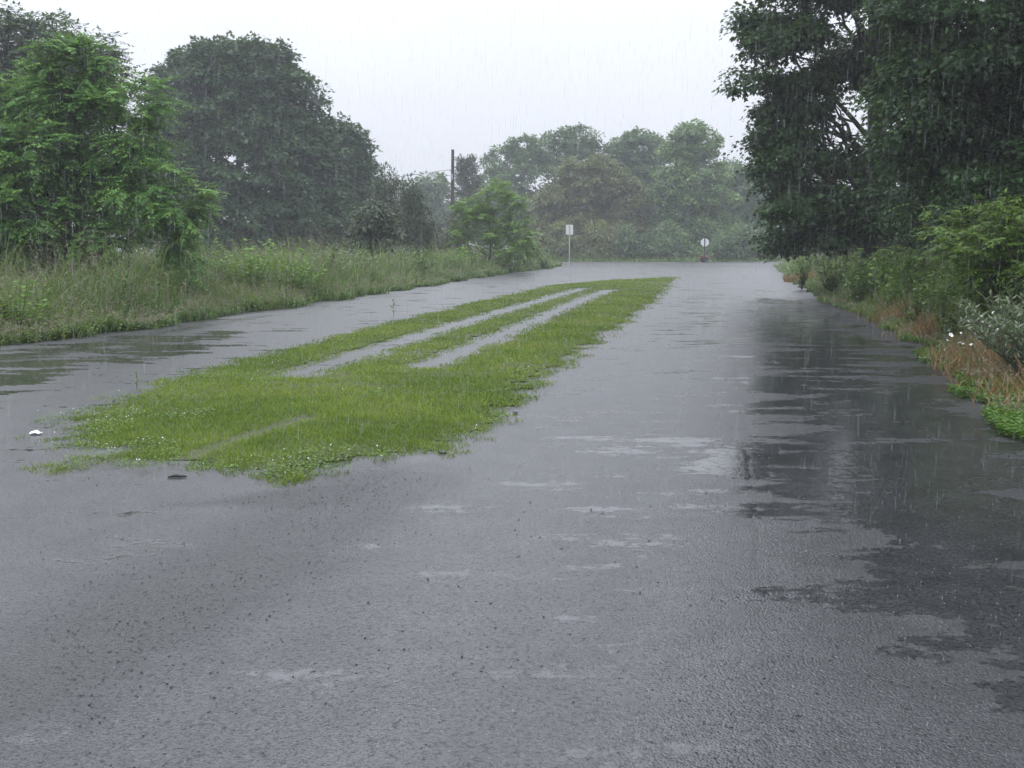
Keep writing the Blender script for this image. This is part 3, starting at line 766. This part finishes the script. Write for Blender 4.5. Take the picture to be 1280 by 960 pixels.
p = at(1300, 400, 11.6)
put_shrub('willow_shrub', (p[0], 11.6, 0), cr, st, 'willow', 'silvery green narrow-leaved shrub at the right edge beside the brown dry grass')

# ------------------------------------------------------------------ weeds along both sides
def weed_field(name, seed, n, sampler, hfun, label, cat, mix=(1, .3, .14), wmin=.006, tintf=None, mats=None, lean=.25):
    rng = np.random.default_rng(seed); mb = MB()
    x, y = sampler(rng, n)
    h_ = hfun(x, y, rng)
    ok = h_ > .05; x, y, h_ = x[ok], y[ok], h_[ok]; n = len(x)
    tint = np.clip(.35 + (fbm(x * .5 + 3, y * .5) - .5) * 2.2 + rng.normal(size=n) * .2, 0, 1) if tintf is None else tintf(x, y, rng)
    nb = int(n * mix[0])
    base = np.stack([x, y, np.zeros(n)], 1)
    blades(mb, base[:nb], h_[:nb] * (.55 + .5 * rng.random(nb)), np.maximum(wmin, .0009 * np.maximum(y[:nb], 5)) * (.7 + .7 * rng.random(nb)), lean * rng.random(nb), .12 + .4 * rng.random(nb) ** 2, tint[:nb], 0, rng)
    # leafy stems
    k = rng.random(n) < mix[1]
    bs, hs, ts = base[k], h_[k] * (.5 + .45 * rng.random(k.sum())), tint[k]
    m = len(bs); nl = 9
    lx = rng.normal(size=(m, 2)) * .12
    for j in range(nl):
        t = .25 + .75 * (j + rng.random(m) * .6) / nl
        pos = bs + np.stack([lx[:, 0] * t * hs, lx[:, 1] * t * hs, t * hs], 1)
        a = j * 2.4 + rng.random(m) * 1.2
        d = np.stack([np.cos(a), np.sin(a), .15 + .4 * rng.normal(size=m)], 1)
        sz = np.maximum(.07, .0022 * pos[:, 1]) * (.6 + .7 * rng.random(m))
        leaves(mb, pos, d, np.array([0, 0, 1.]) + rng.normal(size=(m, 3)) * .3, sz, sz * .45, OVAL, np.clip(ts + .1, 0, 1), 1)
    # seed heads
    k = rng.random(n) < mix[2]
    bs, hs = base[k], h_[k] * (.95 + .25 * rng.random(k.sum())); m = len(bs)
    if m:
        blades(mb, bs, hs, np.full(m, .003) + .0003 * bs[:, 1], .1 * rng.random(m), .05 + .1 * rng.random(m), .6, 2, rng)
        for j in range(7):
            pos = bs + np.stack([rng.normal(size=m) * .03, rng.normal(size=m) * .03, hs * (.80 + .2 * rng.random(m))], 1)
            a = rng.random(m) * 6.28; d = np.stack([np.cos(a), np.sin(a), .6 + .5 * rng.normal(size=m)], 1)
            leaves(mb, pos, d, rng.normal(size=(m, 3)), .05 + .04 * rng.random(m), np.maximum(.012, .0005 * bs[:, 1]), OVAL, rng.random(m), 2)
    o = mb.build(name, mats or [M['weeds'], M['weed_leaf'], M['seed']])
    return tag(o, label, cat, kind='stuff')

def left_sampler(rng, n):
    y = (rng.random(n) * (9. ** -.5 - 88. ** -.5) + 88. ** -.5) ** -2
    off = rng.random(n) ** 1.5 * np.clip(3 + y * .25, 4, 16)
    x = xl(y) - off + (fbm(y * .8, y * 0 + 2) - .5) * 1.3 + np.abs(rng.normal(size=n)) * .12
    return x, y
def left_h(x, y, rng):
    off = xl(y) - x
    return (.35 + 1.15 * sstep(-.2, 1.6, off)) * (.12 + 1.55 * fbm(x * .8 + 20, y * .8, 3) ** 1.1) * (.7 + .6 * rng.random(len(x)) ** 3)
weed_field('tall_weeds', 91, 80000, left_sampler, left_h, 'tall grassy weeds with pale seed heads along the left side of the road', 'weeds', mix=(1, .5, .18), lean=.45)

def right_sampler(rng, n):
    y = 1 / (rng.random(n) * (1 / 5. - 1 / 84.) + 1 / 84.)
    off = rng.random(n) ** 1.4 * np.clip(2.5 + y * .16, 3.5, 10)
    x = xr(y) + .25 + off + (fbm(y * .8, y * 0 + 7) - .5) * .8
    return x, y
DRYP = [G(1118, 405) + (.55,), G(1190, 455) + (.6,), G(1225, 462) + (.8,), G(1275, 500) + (1.2,), G(1300, 480) + (1.0,), G(990, 352) + (.9,), G(1150, 425) + (.45,)]
def dry_w(x, y):
    w = np.zeros(np.shape(x))
    for px_, py_, r_ in DRYP: w = np.maximum(w, np.exp(-((x - px_ - .35) ** 2 + ((y - py_) / 1.3) ** 2) / r_ ** 2))
    return w
def right_h(x, y, rng):
    off = x - xr(y)
    h_ = (.12 + 1.15 * sstep(.2, 2.2, off)) * (.5 + .8 * fbm(x * .6 + 50, y * .6)) * (.75 + .35 * sstep(8, 20, y))
    return np.where(rng.random(len(x)) < dry_w(x, y) * 1.1, 0, h_)
weed_field('roadside_weeds', 92, 60000, right_sampler, right_h, 'tall mixed weeds and grass along the right side of the road below the maples', 'weeds')

def dry_sampler(rng, n):
    k = rng.integers(0, len(DRYP), n)
    P_ = np.array(DRYP)[k]
    x = P_[:, 0] + .35 + rng.normal(size=n) * P_[:, 2] * .6; y = P_[:, 1] + rng.normal(size=n) * P_[:, 2] * .8
    return x, y
def dry_h(x, y, rng): return np.where(x > xr(y) - .15, (.16 + .45 * rng.random(len(x))) * (.6 + .6 * sstep(0, 1.2, x - xr(y))), 0)
weed_field('dry_grass', 93, 7000, dry_sampler, dry_h, 'orange-brown dry grass patches at the right edge of the road', 'dry grass', mix=(1, 0, .05), mats=[M['dry'], M['dry'], M['seed']], lean=.6,
           tintf=lambda x, y, r: r.random(len(x)))

def cover_sampler(rng, n):
    y = 7 + rng.random(n) * 8.5
    x = xr(y) + (rng.random(n) ** 1.3) * .75 - .08 + (fbm(y * 2.2, y * 0) - .5) * .5
    return x, y
mb = MB(); rng = np.random.default_rng(94)
x, y = cover_sampler(rng, 26000)
ok = fbm(x * 1.6 + 8, y * 1.6) > .36; x, y = x[ok], y[ok]; n = len(x)
an = rng.random(n) * 6.28
leaves(mb, np.stack([x, y, .01 + .09 * rng.random(n)], 1), np.stack([np.cos(an), np.sin(an), .3 * rng.normal(size=n)], 1), np.array([0, 0, 1.]) + rng.normal(size=(n, 3)) * .35, .03 + .03 * rng.random(n), .014 + .012 * rng.random(n), OVAL, rng.random(n))
tag(mb.build('ground_cover', M['cover']), 'vivid green low ground cover creeping over the right asphalt edge', 'ground cover', kind='stuff')

def far_sampler(rng, n): return rng.random(n) * 120 - 40, 108 + rng.random(n) ** 1.4 * 8
weed_field('verge_grass', 95, 12000, far_sampler, lambda x, y, r: (.25 + .8 * sstep(108.5, 112, y)) * (.6 + .7 * fbm(x * .4, y * .4)), 'grass verge along the far side of the junction', 'grass', mix=(1, .15, .04))

# white daisies in the right weeds
rng = np.random.default_rng(96)
GD = 'white daisies in the right roadside weeds'
def daisy_mesh():
    mb = MB(); st = MB()
    n = 11; a = np.arange(n) * 2 * math.pi / n
    leaves(mb, np.zeros((n, 3)), np.stack([np.cos(a), np.sin(a), .18 + 0 * a], 1), np.array([0, 0, 1.]) + np.zeros((n, 3)), .034, .018, OVAL, .5)
    return mb
fl = daisy_mesh().mesh('flower_head', M['petal'])
stm = MB(); tube(stm, [(0, 0, 0), (.01, 0, -.25), (0, .02, -.55)], [.003, .003, .004], 5)
stmesh = stm.mesh('stem', M['weed_leaf'])
ce = MB(); a = np.linspace(0, 2 * math.pi, 8, endpoint=False)
ce.add(np.concatenate([np.stack([np.cos(a) * .01, np.sin(a) * .01, 0 * a + .002], 1), [[0, 0, .01]]]), [(i, (i + 1) % 8, 8) for i in range(8)])
cem = ce.mesh('flower_centre', M['seed'])
for i in range(46):
    u_ = 1180 + 75 * rng.random() ** .8; v_ = 425 - (u_ - 1180) * .28 + rng.normal() * 8
    Y_ = 11.3 + rng.random() * 1.4
    p = at(u_, v_, Y_)
    e = empty('white_daisy', (p[0], Y_, max(p[2], .3)), 'small white daisy among the weeds just left of the silvery shrub', 'flower', GD, rng.random() * 6)
    e.rotation_euler = (.5 + .3 * rng.normal(), .3 * rng.normal(), rng.random() * 6)
    s_ = .42 + .35 * rng.random(); e.scale = (s_, s_, s_)
    for nm, me in (('flower_head', fl), ('stem', stmesh), ('flower_centre', cem)):
        c_ = bpy.data.objects.new(nm, me); C.objects.link(c_); c_.parent = e

# leafy yellow-green plants on the left verge and one beside the maple
def leafy_plant(seed, u, v, Y, H, rad, cm, label, leaf=.11, nst=26):
    rng = np.random.default_rng(seed); cr = MB(); st = MB(); B, D = [], []
    for i in range(nst):
        a = rng.random() * 6.28; r_ = rad * rng.random() ** .6; h_ = H * (.55 + .5 * rng.random())
        t = np.linspace(0, 1, 6); pth = np.stack([math.cos(a) * r_ * t, math.sin(a) * r_ * t, h_ * t], 1)
        tube(st, pth, np.linspace(.008, .003, 6), 5)
        for tt in np.linspace(.2, 1, 16):
            k = tt * 4.999; i0 = int(k); b = rng.random() * 6.28
            B.append(pth[i0] + (pth[i0 + 1] - pth[i0]) * (k - i0)); D.append((math.cos(b), math.sin(b), .2 + .3 * rng.normal()))
    B = np.array(B); D = np.array(D)
    sz = leaf * (.6 + .7 * rng.random(len(B)))
    leaves(cr, B, D, np.array([0, 0, 1.]) + rng.normal(size=B.shape) * .3, sz, sz * .55, OVAL, rng.random(len(B)))
    p = at(u, v, Y)
    return put_shrub('leafy_plant', (p[0], Y, 0), cr, st, cm, label, 'plant', None, 'weed_leaf')
leafy_plant(101, 22, 400, 17.6, 1.05, .5, 'sapling', 'yellow-green broad-leaved plant at the front of the left weeds, at the left edge')
leafy_plant(102, 310, 350, 29, 1.75, 1.4, 'sapling', 'light green leafy plant patch right of the bright drooping tree', .16, 60)
leafy_plant(103, 1003, 345, 38, 1.55, .5, 'arch', 'tall yellow-green plant in the weeds below the overhanging maple tip', .15, 22)
leafy_plant(104, 1180, 345, 20, 1.5, .8, 'bush', 'bright leafy plant beneath the nearest maple behind the right weeds', .13, 40)
GW = 'bushy green weeds in the left roadside grass'
for i, (u_, Y_, H_, r_, cm_, lf_) in enumerate([(60, 21, 1.1, .6, 'bush', .10), (140, 22.5, 1.2, .8, 'weed_leaf', .11), (215, 24, 1.25, .7, 'bush', .11), (255, 31, 1.7, 1.2, 'weed_leaf', .14), (370, 30, 1.5, .9, 'sapling', .13),
        (405, 35, 1.75, 1.0, 'bush', .15), (350, 37, 1.8, 1.2, 'sapling', .15), (450, 40, 1.6, 1.1, 'weed_leaf', .16), (520, 46, 1.6, 1.2, 'bush', .18), (560, 52, 1.6, 1.2, 'sapling', .2), (590, 58, 1.4, 1.2, 'bush', .2), (640, 66, 1.3, 1.3, 'bush', .22), (675, 74, 1.2, 1.4, 'weed_leaf', .24)]):
    e = leafy_plant(130 + i, u_, 330, Y_, H_, r_, cm_, 'bushy green weed plant among the tall grass on the left roadside', lf_, 34)
    e['group'] = GW
GV = 'bushy weeds in the right roadside grass'
for i, (u_, Y_, H_, r_, cm_, lf_) in enumerate([(1040, 33, 1.3, .7, 'bush', .14), (1075, 27, 1.2, .6, 'weed_leaf', .12), (1150, 19, 1.2, .6, 'weed_leaf', .1), (1190, 16.5, 1.1, .5, 'bush', .09), (1120, 23, 1.5, .8, 'sapling', .12)]):
    e = leafy_plant(150 + i, u_, 330, Y_, H_, r_, cm_, 'bushy weed plant among the grass on the right roadside below the maples', lf_, 30)
    e['group'] = GV
# reddish clump at the foot of the octagonal sign
leafy_plant(105, 880, 325, 103.5, .75, .7, 'red_weed', 'reddish low plant at the foot of the octagonal sign', .22, 40)

# two weed sprigs at the island edge
def sprig(u, v, h_, label):
    rng = np.random.default_rng(int(u)); x, y = G(u, v); cr = MB(); st = MB()
    tube(st, [(0, 0, 0), (.01, 0, h_ * .5), (.0, .01, h_)], [.005, .004, .002], 5)
    t = np.linspace(.15, 1, 18); a = np.arange(18) * 2.4
    leaves(cr, np.stack([0 * t, 0 * t, t * h_], 1), np.stack([np.cos(a), np.sin(a), .5 + 0 * a], 1), np.array([0, 0, 1.]) + rng.normal(size=(18, 3)) * .2, (.12 - .07 * t) * h_ / .3, .03 * h_ / .3, OVAL, rng.random(18))
    put_shrub('weed_sprig', (x, y, .01), cr, st, 'weed_leaf', label, 'weed', None, 'weed_leaf')
sprig(171, 487, .2, 'small thin weed sprig at the left edge of the grass island, nearer one')
sprig(492, 397, .42, 'weed sprig standing up from the left edge of the grass island, farther one')

# ------------------------------------------------------------------ street furniture
def sign_post(mb, H, w=.06):
    # U-channel post
    t = .006
    box(mb, (-w / 2, 0, -.2), (w / 2, t, H)); box(mb, (-w / 2, t + .0005, -.2), (-w / 2 + t, .035, H)); box(mb, (w / 2 - t, t + .0005, -.2), (w / 2, .035, H))
# rectangular sign
Ys = 84.0
p = at(712, 283, Ys); q_ = at(712, 293, Ys)
e = empty('road_sign', (p[0], Ys, 0), 'pale rectangular sign seen from behind on a thin post left of the junction', 'road sign', None, R(4))
mb = MB(); sign_post(mb, 3.3, .09); mb.build('post', M['galv'], e)
mb = MB(); box(mb, (-.29, .036, 2.55), (.29, .042, 3.33)); o = mb.build('sign_panel', M['sign_back'], e)
bv = o.modifiers.new('bevel', 'BEVEL'); bv.width = .003
for z in (2.75, 3.15):
    mb = MB(); tube(mb, [(0, .0, z), (0, -.012, z)], [.014, .014], 6); mb.build('bolt', M['galv'], e)
# octagonal stop sign from behind
Ys = 103.0
p = at(881, 303, Ys)
e = empty('stop_sign', (p[0], Ys, 0), 'pale octagonal sign seen from behind among the far bushes across the junction', 'road sign', None, R(-6))
mb = MB(); sign_post(mb, p[2] + .4, .11); mb.build('post', M['wood_pole'], e)
mb = MB(); a = np.arange(8) * math.pi / 4 + math.pi / 8; r_ = .43
v = np.concatenate([np.stack([np.cos(a) * r_, 0 * a + .037, np.sin(a) * r_ + p[2]], 1), np.stack([np.cos(a) * r_, 0 * a + .043, np.sin(a) * r_ + p[2]], 1)])
mb.add(v, [list(range(8)), list(range(15, 7, -1))]); mb.add(v, [(i, i + 8, (i + 1) % 8 + 8, (i + 1) % 8) for i in range(8)])
mb.build('sign_panel', M['sign_back'], e)
# utility pole and its line
Yp = 89.0
p = at(565, 187, Yp)
e = empty('utility_pole', (p[0], Yp, 0), 'dark wooden utility pole rising above the left bushes', 'utility pole', None)
mb = MB(); tube(mb, [(0, 0, -.3), (.02, 0, p[2] * .5), (.06, 0, p[2])], [.19, .16, .13], 10); mb.build('shaft', M['wood_pole'], e)
zi = at(565, 213, Yp)[2]
mb = MB(); tube(mb, [(-.12, -.12, zi - .1), (-.16, -.17, zi), (-.16, -.17, zi + .08)], [.05, .06, .03], 7); mb.build('insulator', M['galv'], e)
mb = MB(); tube(mb, [(-.03, -.19, zi - .8), (-.03, -.19, zi - .3)], [.09, .09], 8); mb.build('bracket', M['galv'], e)
mb = MB()
A = np.array((p[0] - .16, Yp - .17, zi + .05)); B_ = np.array(at(300, 236, 75))
t = np.linspace(0, 1, 24)[:, None]; pt = A + (B_ - A) * t; pt[:, 2] -= np.sin(t[:, 0] * math.pi) * .25
tube(mb, pt, np.full(24, .02), 5)
tag(mb.build('power_line', M['wire']), 'thin overhead cable running left from the utility pole', 'cable')
mb = MB()
A = np.array((p[0] - .03, Yp - .2, zi - .4)); B_ = np.array(at(300, 248, 75)); pt = A + (B_ - A) * t; pt[:, 2] -= np.sin(t[:, 0] * math.pi) * .3
tube(mb, pt, np.full(24, .014), 5)
tag(mb.build('power_line', M['wire']), 'lower of the cables running left from the utility pole', 'cable')

# ------------------------------------------------------------------ small things on the ground
x, y = G(45, 544); rng = np.random.default_rng(111)
mb = MB()
gx, gy = np.meshgrid(np.linspace(-.045, .045, 7), np.linspace(-.03, .03, 6))
gz = .022 * (1 - (gx / .05) ** 2) * (1 - (gy / .036) ** 2) + rng.random(gx.shape) * .012
i = np.arange(gx.size).reshape(gx.shape)
mb.add(np.stack([gx, gy, gz], -1), np.stack([i[:-1, :-1], i[:-1, 1:], i[1:, 1:], i[1:, :-1]], -1).reshape(-1, 4), smooth=True)
o = mb.build('litter', M['paper']); o.location = (x, y, .012); tag(o, 'crumpled scrap of white litter on the wet asphalt at the left tip of the grass', 'litter')
o.modifiers.new('thickness', 'SOLIDIFY').thickness = .002
x, y = G(222, 598)
mb = MB(); tube(mb, [(-.09, 0, .02), (-.03, .012, .03), (.03, -.005, .026), (.085, .01, .018)], [.012, .02, .018, .008], 7, cap=True)
o = mb.build('stick', M['stick']); o.scale = (.72, .72, .6); o.location = (x, y, 0); o.rotation_euler.z = .2; tag(o, 'short dark wet stick at the near end of the grass island', 'stick')

def rock(rng, r):
    ph = (1 + 5 ** .5) / 2
    v = np.array([(-1, ph, 0), (1, ph, 0), (-1, -ph, 0), (1, -ph, 0), (0, -1, ph), (0, 1, ph), (0, -1, -ph), (0, 1, -ph), (ph, 0, -1), (ph, 0, 1), (-ph, 0, -1), (-ph, 0, 1)]) / 1.9
    f = [(0, 11, 5), (0, 5, 1), (0, 1, 7), (0, 7, 10), (0, 10, 11), (1, 5, 9), (5, 11, 4), (11, 10, 2), (10, 7, 6), (7, 1, 8), (3, 9, 4), (3, 4, 2), (3, 2, 6), (3, 6, 8), (3, 8, 9), (4, 9, 5), (2, 4, 11), (6, 2, 10), (8, 6, 7), (9, 8, 1)]
    return v * r * (.7 + .6 * rng.random((12, 1))) * np.array([1, .8 + .4 * rng.random(), .6]), f
for (u_, v_, r_, lab) in ((553, 567, .035, 'dark stone on the asphalt by the right tip of the grass island'), (645, 516, .03, 'small dark stone on the transverse crack by the grass edge')):
    v, f = rock(rng, r_); mb = MB(); mb.add(v, f); o = mb.build('stone', M['stone']); x, y = G(u_, v_); o.location = (x, y, r_ * .35); tag(o, lab, 'stone')
# loose wet gravel
mb = MB(); rng = np.random.default_rng(112)
N2 = 150000
y = 1 / (rng.random(N2) * (1 / 2.2 - 1 / 26.) + 1 / 26.); x = (rng.random(N2) * 1.5 - .8) * y * .75 + .5
w = (fbm(x * 2, y * 2) - .5) * .3
dens = .05 + .26 * (1 - sstep(.05, .8, seg_dist(RIDGE, x + .3, y) + w)) + .9 * sstep(-.1, .15, sdist(GRAVEL1, x, y) + w) + .3 * (1 - sstep(0, .7, xr(y) - x))
ok = (rng.random(N2) < dens * .55) & (cover_at(x, y) < 0) & (x < xr(y) + .2)
x, y = x[ok], y[ok]
protos = [rock(rng, 1.0) for _ in range(12)]
pf = np.array(protos[0][1])
k = rng.integers(0, 12, len(x)); r_ = (.0016 + .0048 * rng.random(len(x)) ** 4)
V = np.stack([protos[i][0] for i in range(12)])[k] * r_[:, None, None] + np.stack([x, y, .006 + r_ * .3], 1)[:, None, :]
Fc = (np.arange(len(x))[:, None, None] * 12 + pf[None]).reshape(-1, 3)
mb.add(V.reshape(-1, 3), Fc)
tag(mb.build('gravel', M['stone']), 'loose wet grit and gravel scattered on the asphalt', 'gravel', kind='stuff')

# ------------------------------------------------------------------ rain
def rain_mat():
    m, nt, N, L = nmat('rain_water'); h = NT(nt)
    d = h.n('ShaderNodeBsdfTranslucent'); d.inputs[0].default_value = (.82, .85, .88, 1)
    g = h.n('ShaderNodeBsdfDiffuse'); g.inputs[0].default_value = (.82, .85, .88, 1)
    a = h.n('ShaderNodeMixShader'); L.new(d.outputs[0], a.inputs[1]); L.new(g.outputs[0], a.inputs[2])
    t = h.n('ShaderNodeBsdfTransparent'); mx = h.n('ShaderNodeMixShader'); mx.inputs[0].default_value = .19
    L.new(t.outputs[0], mx.inputs[1]); L.new(a.outputs[0], mx.inputs[2])
    o = h.n('ShaderNodeOutputMaterial'); L.new(mx.outputs[0], o.inputs[0]); return m
M['rain'] = rain_mat()
rng = np.random.default_rng(121); mb = MB()
n = 42000
y = 4 + rng.random(n) ** .8 * 22; x = (rng.random(n) * 2 - 1) * (1.0 + y * .62); z = rng.random(n) * (2.5 + y * .32)
ln = .04 + .14 * rng.random(n); w = .0004 + .0004 * rng.random(n)
tilt = np.stack([.02 + .01 * rng.normal(size=n), .01 * rng.normal(size=n), np.ones(n)], 1)
a = np.arange(4) * math.pi / 2
ring = np.stack([np.cos(a), np.sin(a), 0 * a], 1)
c0 = np.stack([x, y, z + .02], 1)
V = np.concatenate([c0[:, None] , (c0 + tilt * (ln * .3)[:, None])[:, None] + ring[None] * w[:, None, None], (c0 + tilt * ln[:, None])[:, None]], 1)
pf = np.array([(0, 2, 1), (0, 3, 2), (0, 4, 3), (0, 1, 4), (5, 1, 2), (5, 2, 3), (5, 3, 4), (5, 4, 1)])
mb.add(V.reshape(-1, 3), (np.arange(n)[:, None, None] * 6 + pf[None]).reshape(-1, 3))
tag(mb.build('rain', M['rain']), 'heavy rain falling in fine vertical drops', 'rain', kind='stuff')
# splashes where drops hit
mb = MB(); n = 5200
y = 1 / (rng.random(n) * (1 / 2.6 - 1 / 40.) + 1 / 40.); x = (rng.random(n) * 2 - 1) * y * .56 + .5
pw = sstep(-.3, .5, sdist(PUD_R, x, y))
ok = (x < xr(y) - .1) & (x > xl(y)) & (cover_at(x, y) < 0) & (rng.random(n) < .10 + .45 * pw); x, y = x[ok], y[ok]; n = len(x)
h_ = .006 + .014 * rng.random(n) ** 2; w = .0015 + .0022 * rng.random(n)
c0 = np.stack([x, y, np.full(n, .004)], 1)
V = np.concatenate([c0[:, None] + ring[None] * w[:, None, None], (c0 + np.stack([0 * h_, 0 * h_, h_ * .5], 1))[:, None] + ring[None] * (w * .35)[:, None, None], (c0 + np.stack([0 * h_, 0 * h_, h_], 1))[:, None]], 1)
q4 = np.array([(0, 1, 5, 4), (1, 2, 6, 5), (2, 3, 7, 6), (3, 0, 4, 7)]); q3 = np.array([(4, 5, 8), (5, 6, 8), (6, 7, 8), (7, 4, 8)])
mb.add(V.reshape(-1, 3), (np.arange(n)[:, None, None] * 9 + q4[None]).reshape(-1, 4))
mb.f.append((np.arange(n)[:, None, None] * 9 + q3[None]).reshape(-1, 3)); mb.m.append(np.zeros(n * 4)); mb.sm.append(np.zeros(n * 4, bool))
tag(mb.build('rain_splashes', M['rain']), 'tiny splashes of raindrops hitting the wet asphalt', 'splashes', kind='stuff')

# ------------------------------------------------------------------ haze
HAZE = .00105
m, nt, N, L = nmat('rain_haze'); h = NT(nt)
pv = h.n('ShaderNodeVolumePrincipled'); pv.inputs['Color'].default_value = (.93, .95, 1.0, 1); pv.inputs['Density'].default_value = HAZE; pv.inputs['Anisotropy'].default_value = .15
o = h.n('ShaderNodeOutputMaterial'); L.new(pv.outputs[0], o.inputs['Volume'])
mb = MB(); box(mb, (-330, -130, -1.2), (330, 390, 24)); tag(mb.build('haze', m), kind='stuff')

# ------------------------------------------------------------------ sky, sun, camera
EL, AZ = R(58), R(200)
sc = bpy.context.scene
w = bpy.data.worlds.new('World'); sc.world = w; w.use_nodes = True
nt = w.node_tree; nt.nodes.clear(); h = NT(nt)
sky = h.n('ShaderNodeTexSky'); sky.sky_type = 'NISHITA'; sky.sun_disc = False
sky.sun_elevation = EL; sky.sun_rotation = AZ; sky.air_density = 1.5; sky.dust_density = 4; sky.ozone_density = 1
hs = h.n('ShaderNodeHueSaturation'); hs.inputs['Saturation'].default_value = .35; nt.links.new(sky.outputs[0], hs.inputs['Color'])
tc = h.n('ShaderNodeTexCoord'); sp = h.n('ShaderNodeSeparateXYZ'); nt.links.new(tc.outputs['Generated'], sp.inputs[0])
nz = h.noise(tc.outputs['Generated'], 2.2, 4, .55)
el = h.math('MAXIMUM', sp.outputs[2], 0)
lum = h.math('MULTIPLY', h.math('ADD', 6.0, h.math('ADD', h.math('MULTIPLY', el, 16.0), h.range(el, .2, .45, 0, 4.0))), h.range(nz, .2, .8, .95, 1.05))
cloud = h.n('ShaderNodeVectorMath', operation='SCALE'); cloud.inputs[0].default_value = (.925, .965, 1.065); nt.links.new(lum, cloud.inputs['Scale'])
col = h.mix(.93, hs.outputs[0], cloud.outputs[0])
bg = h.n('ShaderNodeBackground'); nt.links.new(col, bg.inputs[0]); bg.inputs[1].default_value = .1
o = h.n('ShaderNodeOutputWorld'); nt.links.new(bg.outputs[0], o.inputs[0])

sl = bpy.data.lights.new('sun', 'SUN'); sl.energy = .5; sl.angle = R(60); sl.color = (1, .97, .93)
so = bpy.data.objects.new('sun', sl); C.objects.link(so)
so.rotation_euler = (math.pi / 2 - EL, 0, math.pi - AZ); so.location = (0, -10, 30)

cam = bpy.data.cameras.new('camera'); co = bpy.data.objects.new('camera', cam); C.objects.link(co)
co.location = (0, 0, CAM_H); co.rotation_euler = (math.pi / 2 - PITCH, 0, 0)
cam.sensor_width = 36; cam.lens = 36; cam.clip_end = 3000; cam.clip_start = .05
sc.camera = co
sc.view_settings.view_transform = 'Standard'; sc.view_settings.look = 'None'; sc.view_settings.exposure = .3; sc.view_settings.gamma = 1; sc.view_settings.use_curve_mapping = False
cy = sc.cycles
cy.max_bounces = 6; cy.diffuse_bounces = 3; cy.glossy_bounces = 3; cy.transmission_bounces = 3; cy.volume_bounces = 1; cy.transparent_max_bounces = 12
cy.use_adaptive_sampling = True; cy.adaptive_threshold = .02
cy.use_denoising = True; cy.denoising_prefilter = 'ACCURATE'
try: cy.denoiser = 'OPENIMAGEDENOISE'
except Exception: pass
cy.caustics_reflective = False; cy.caustics_refractive = False
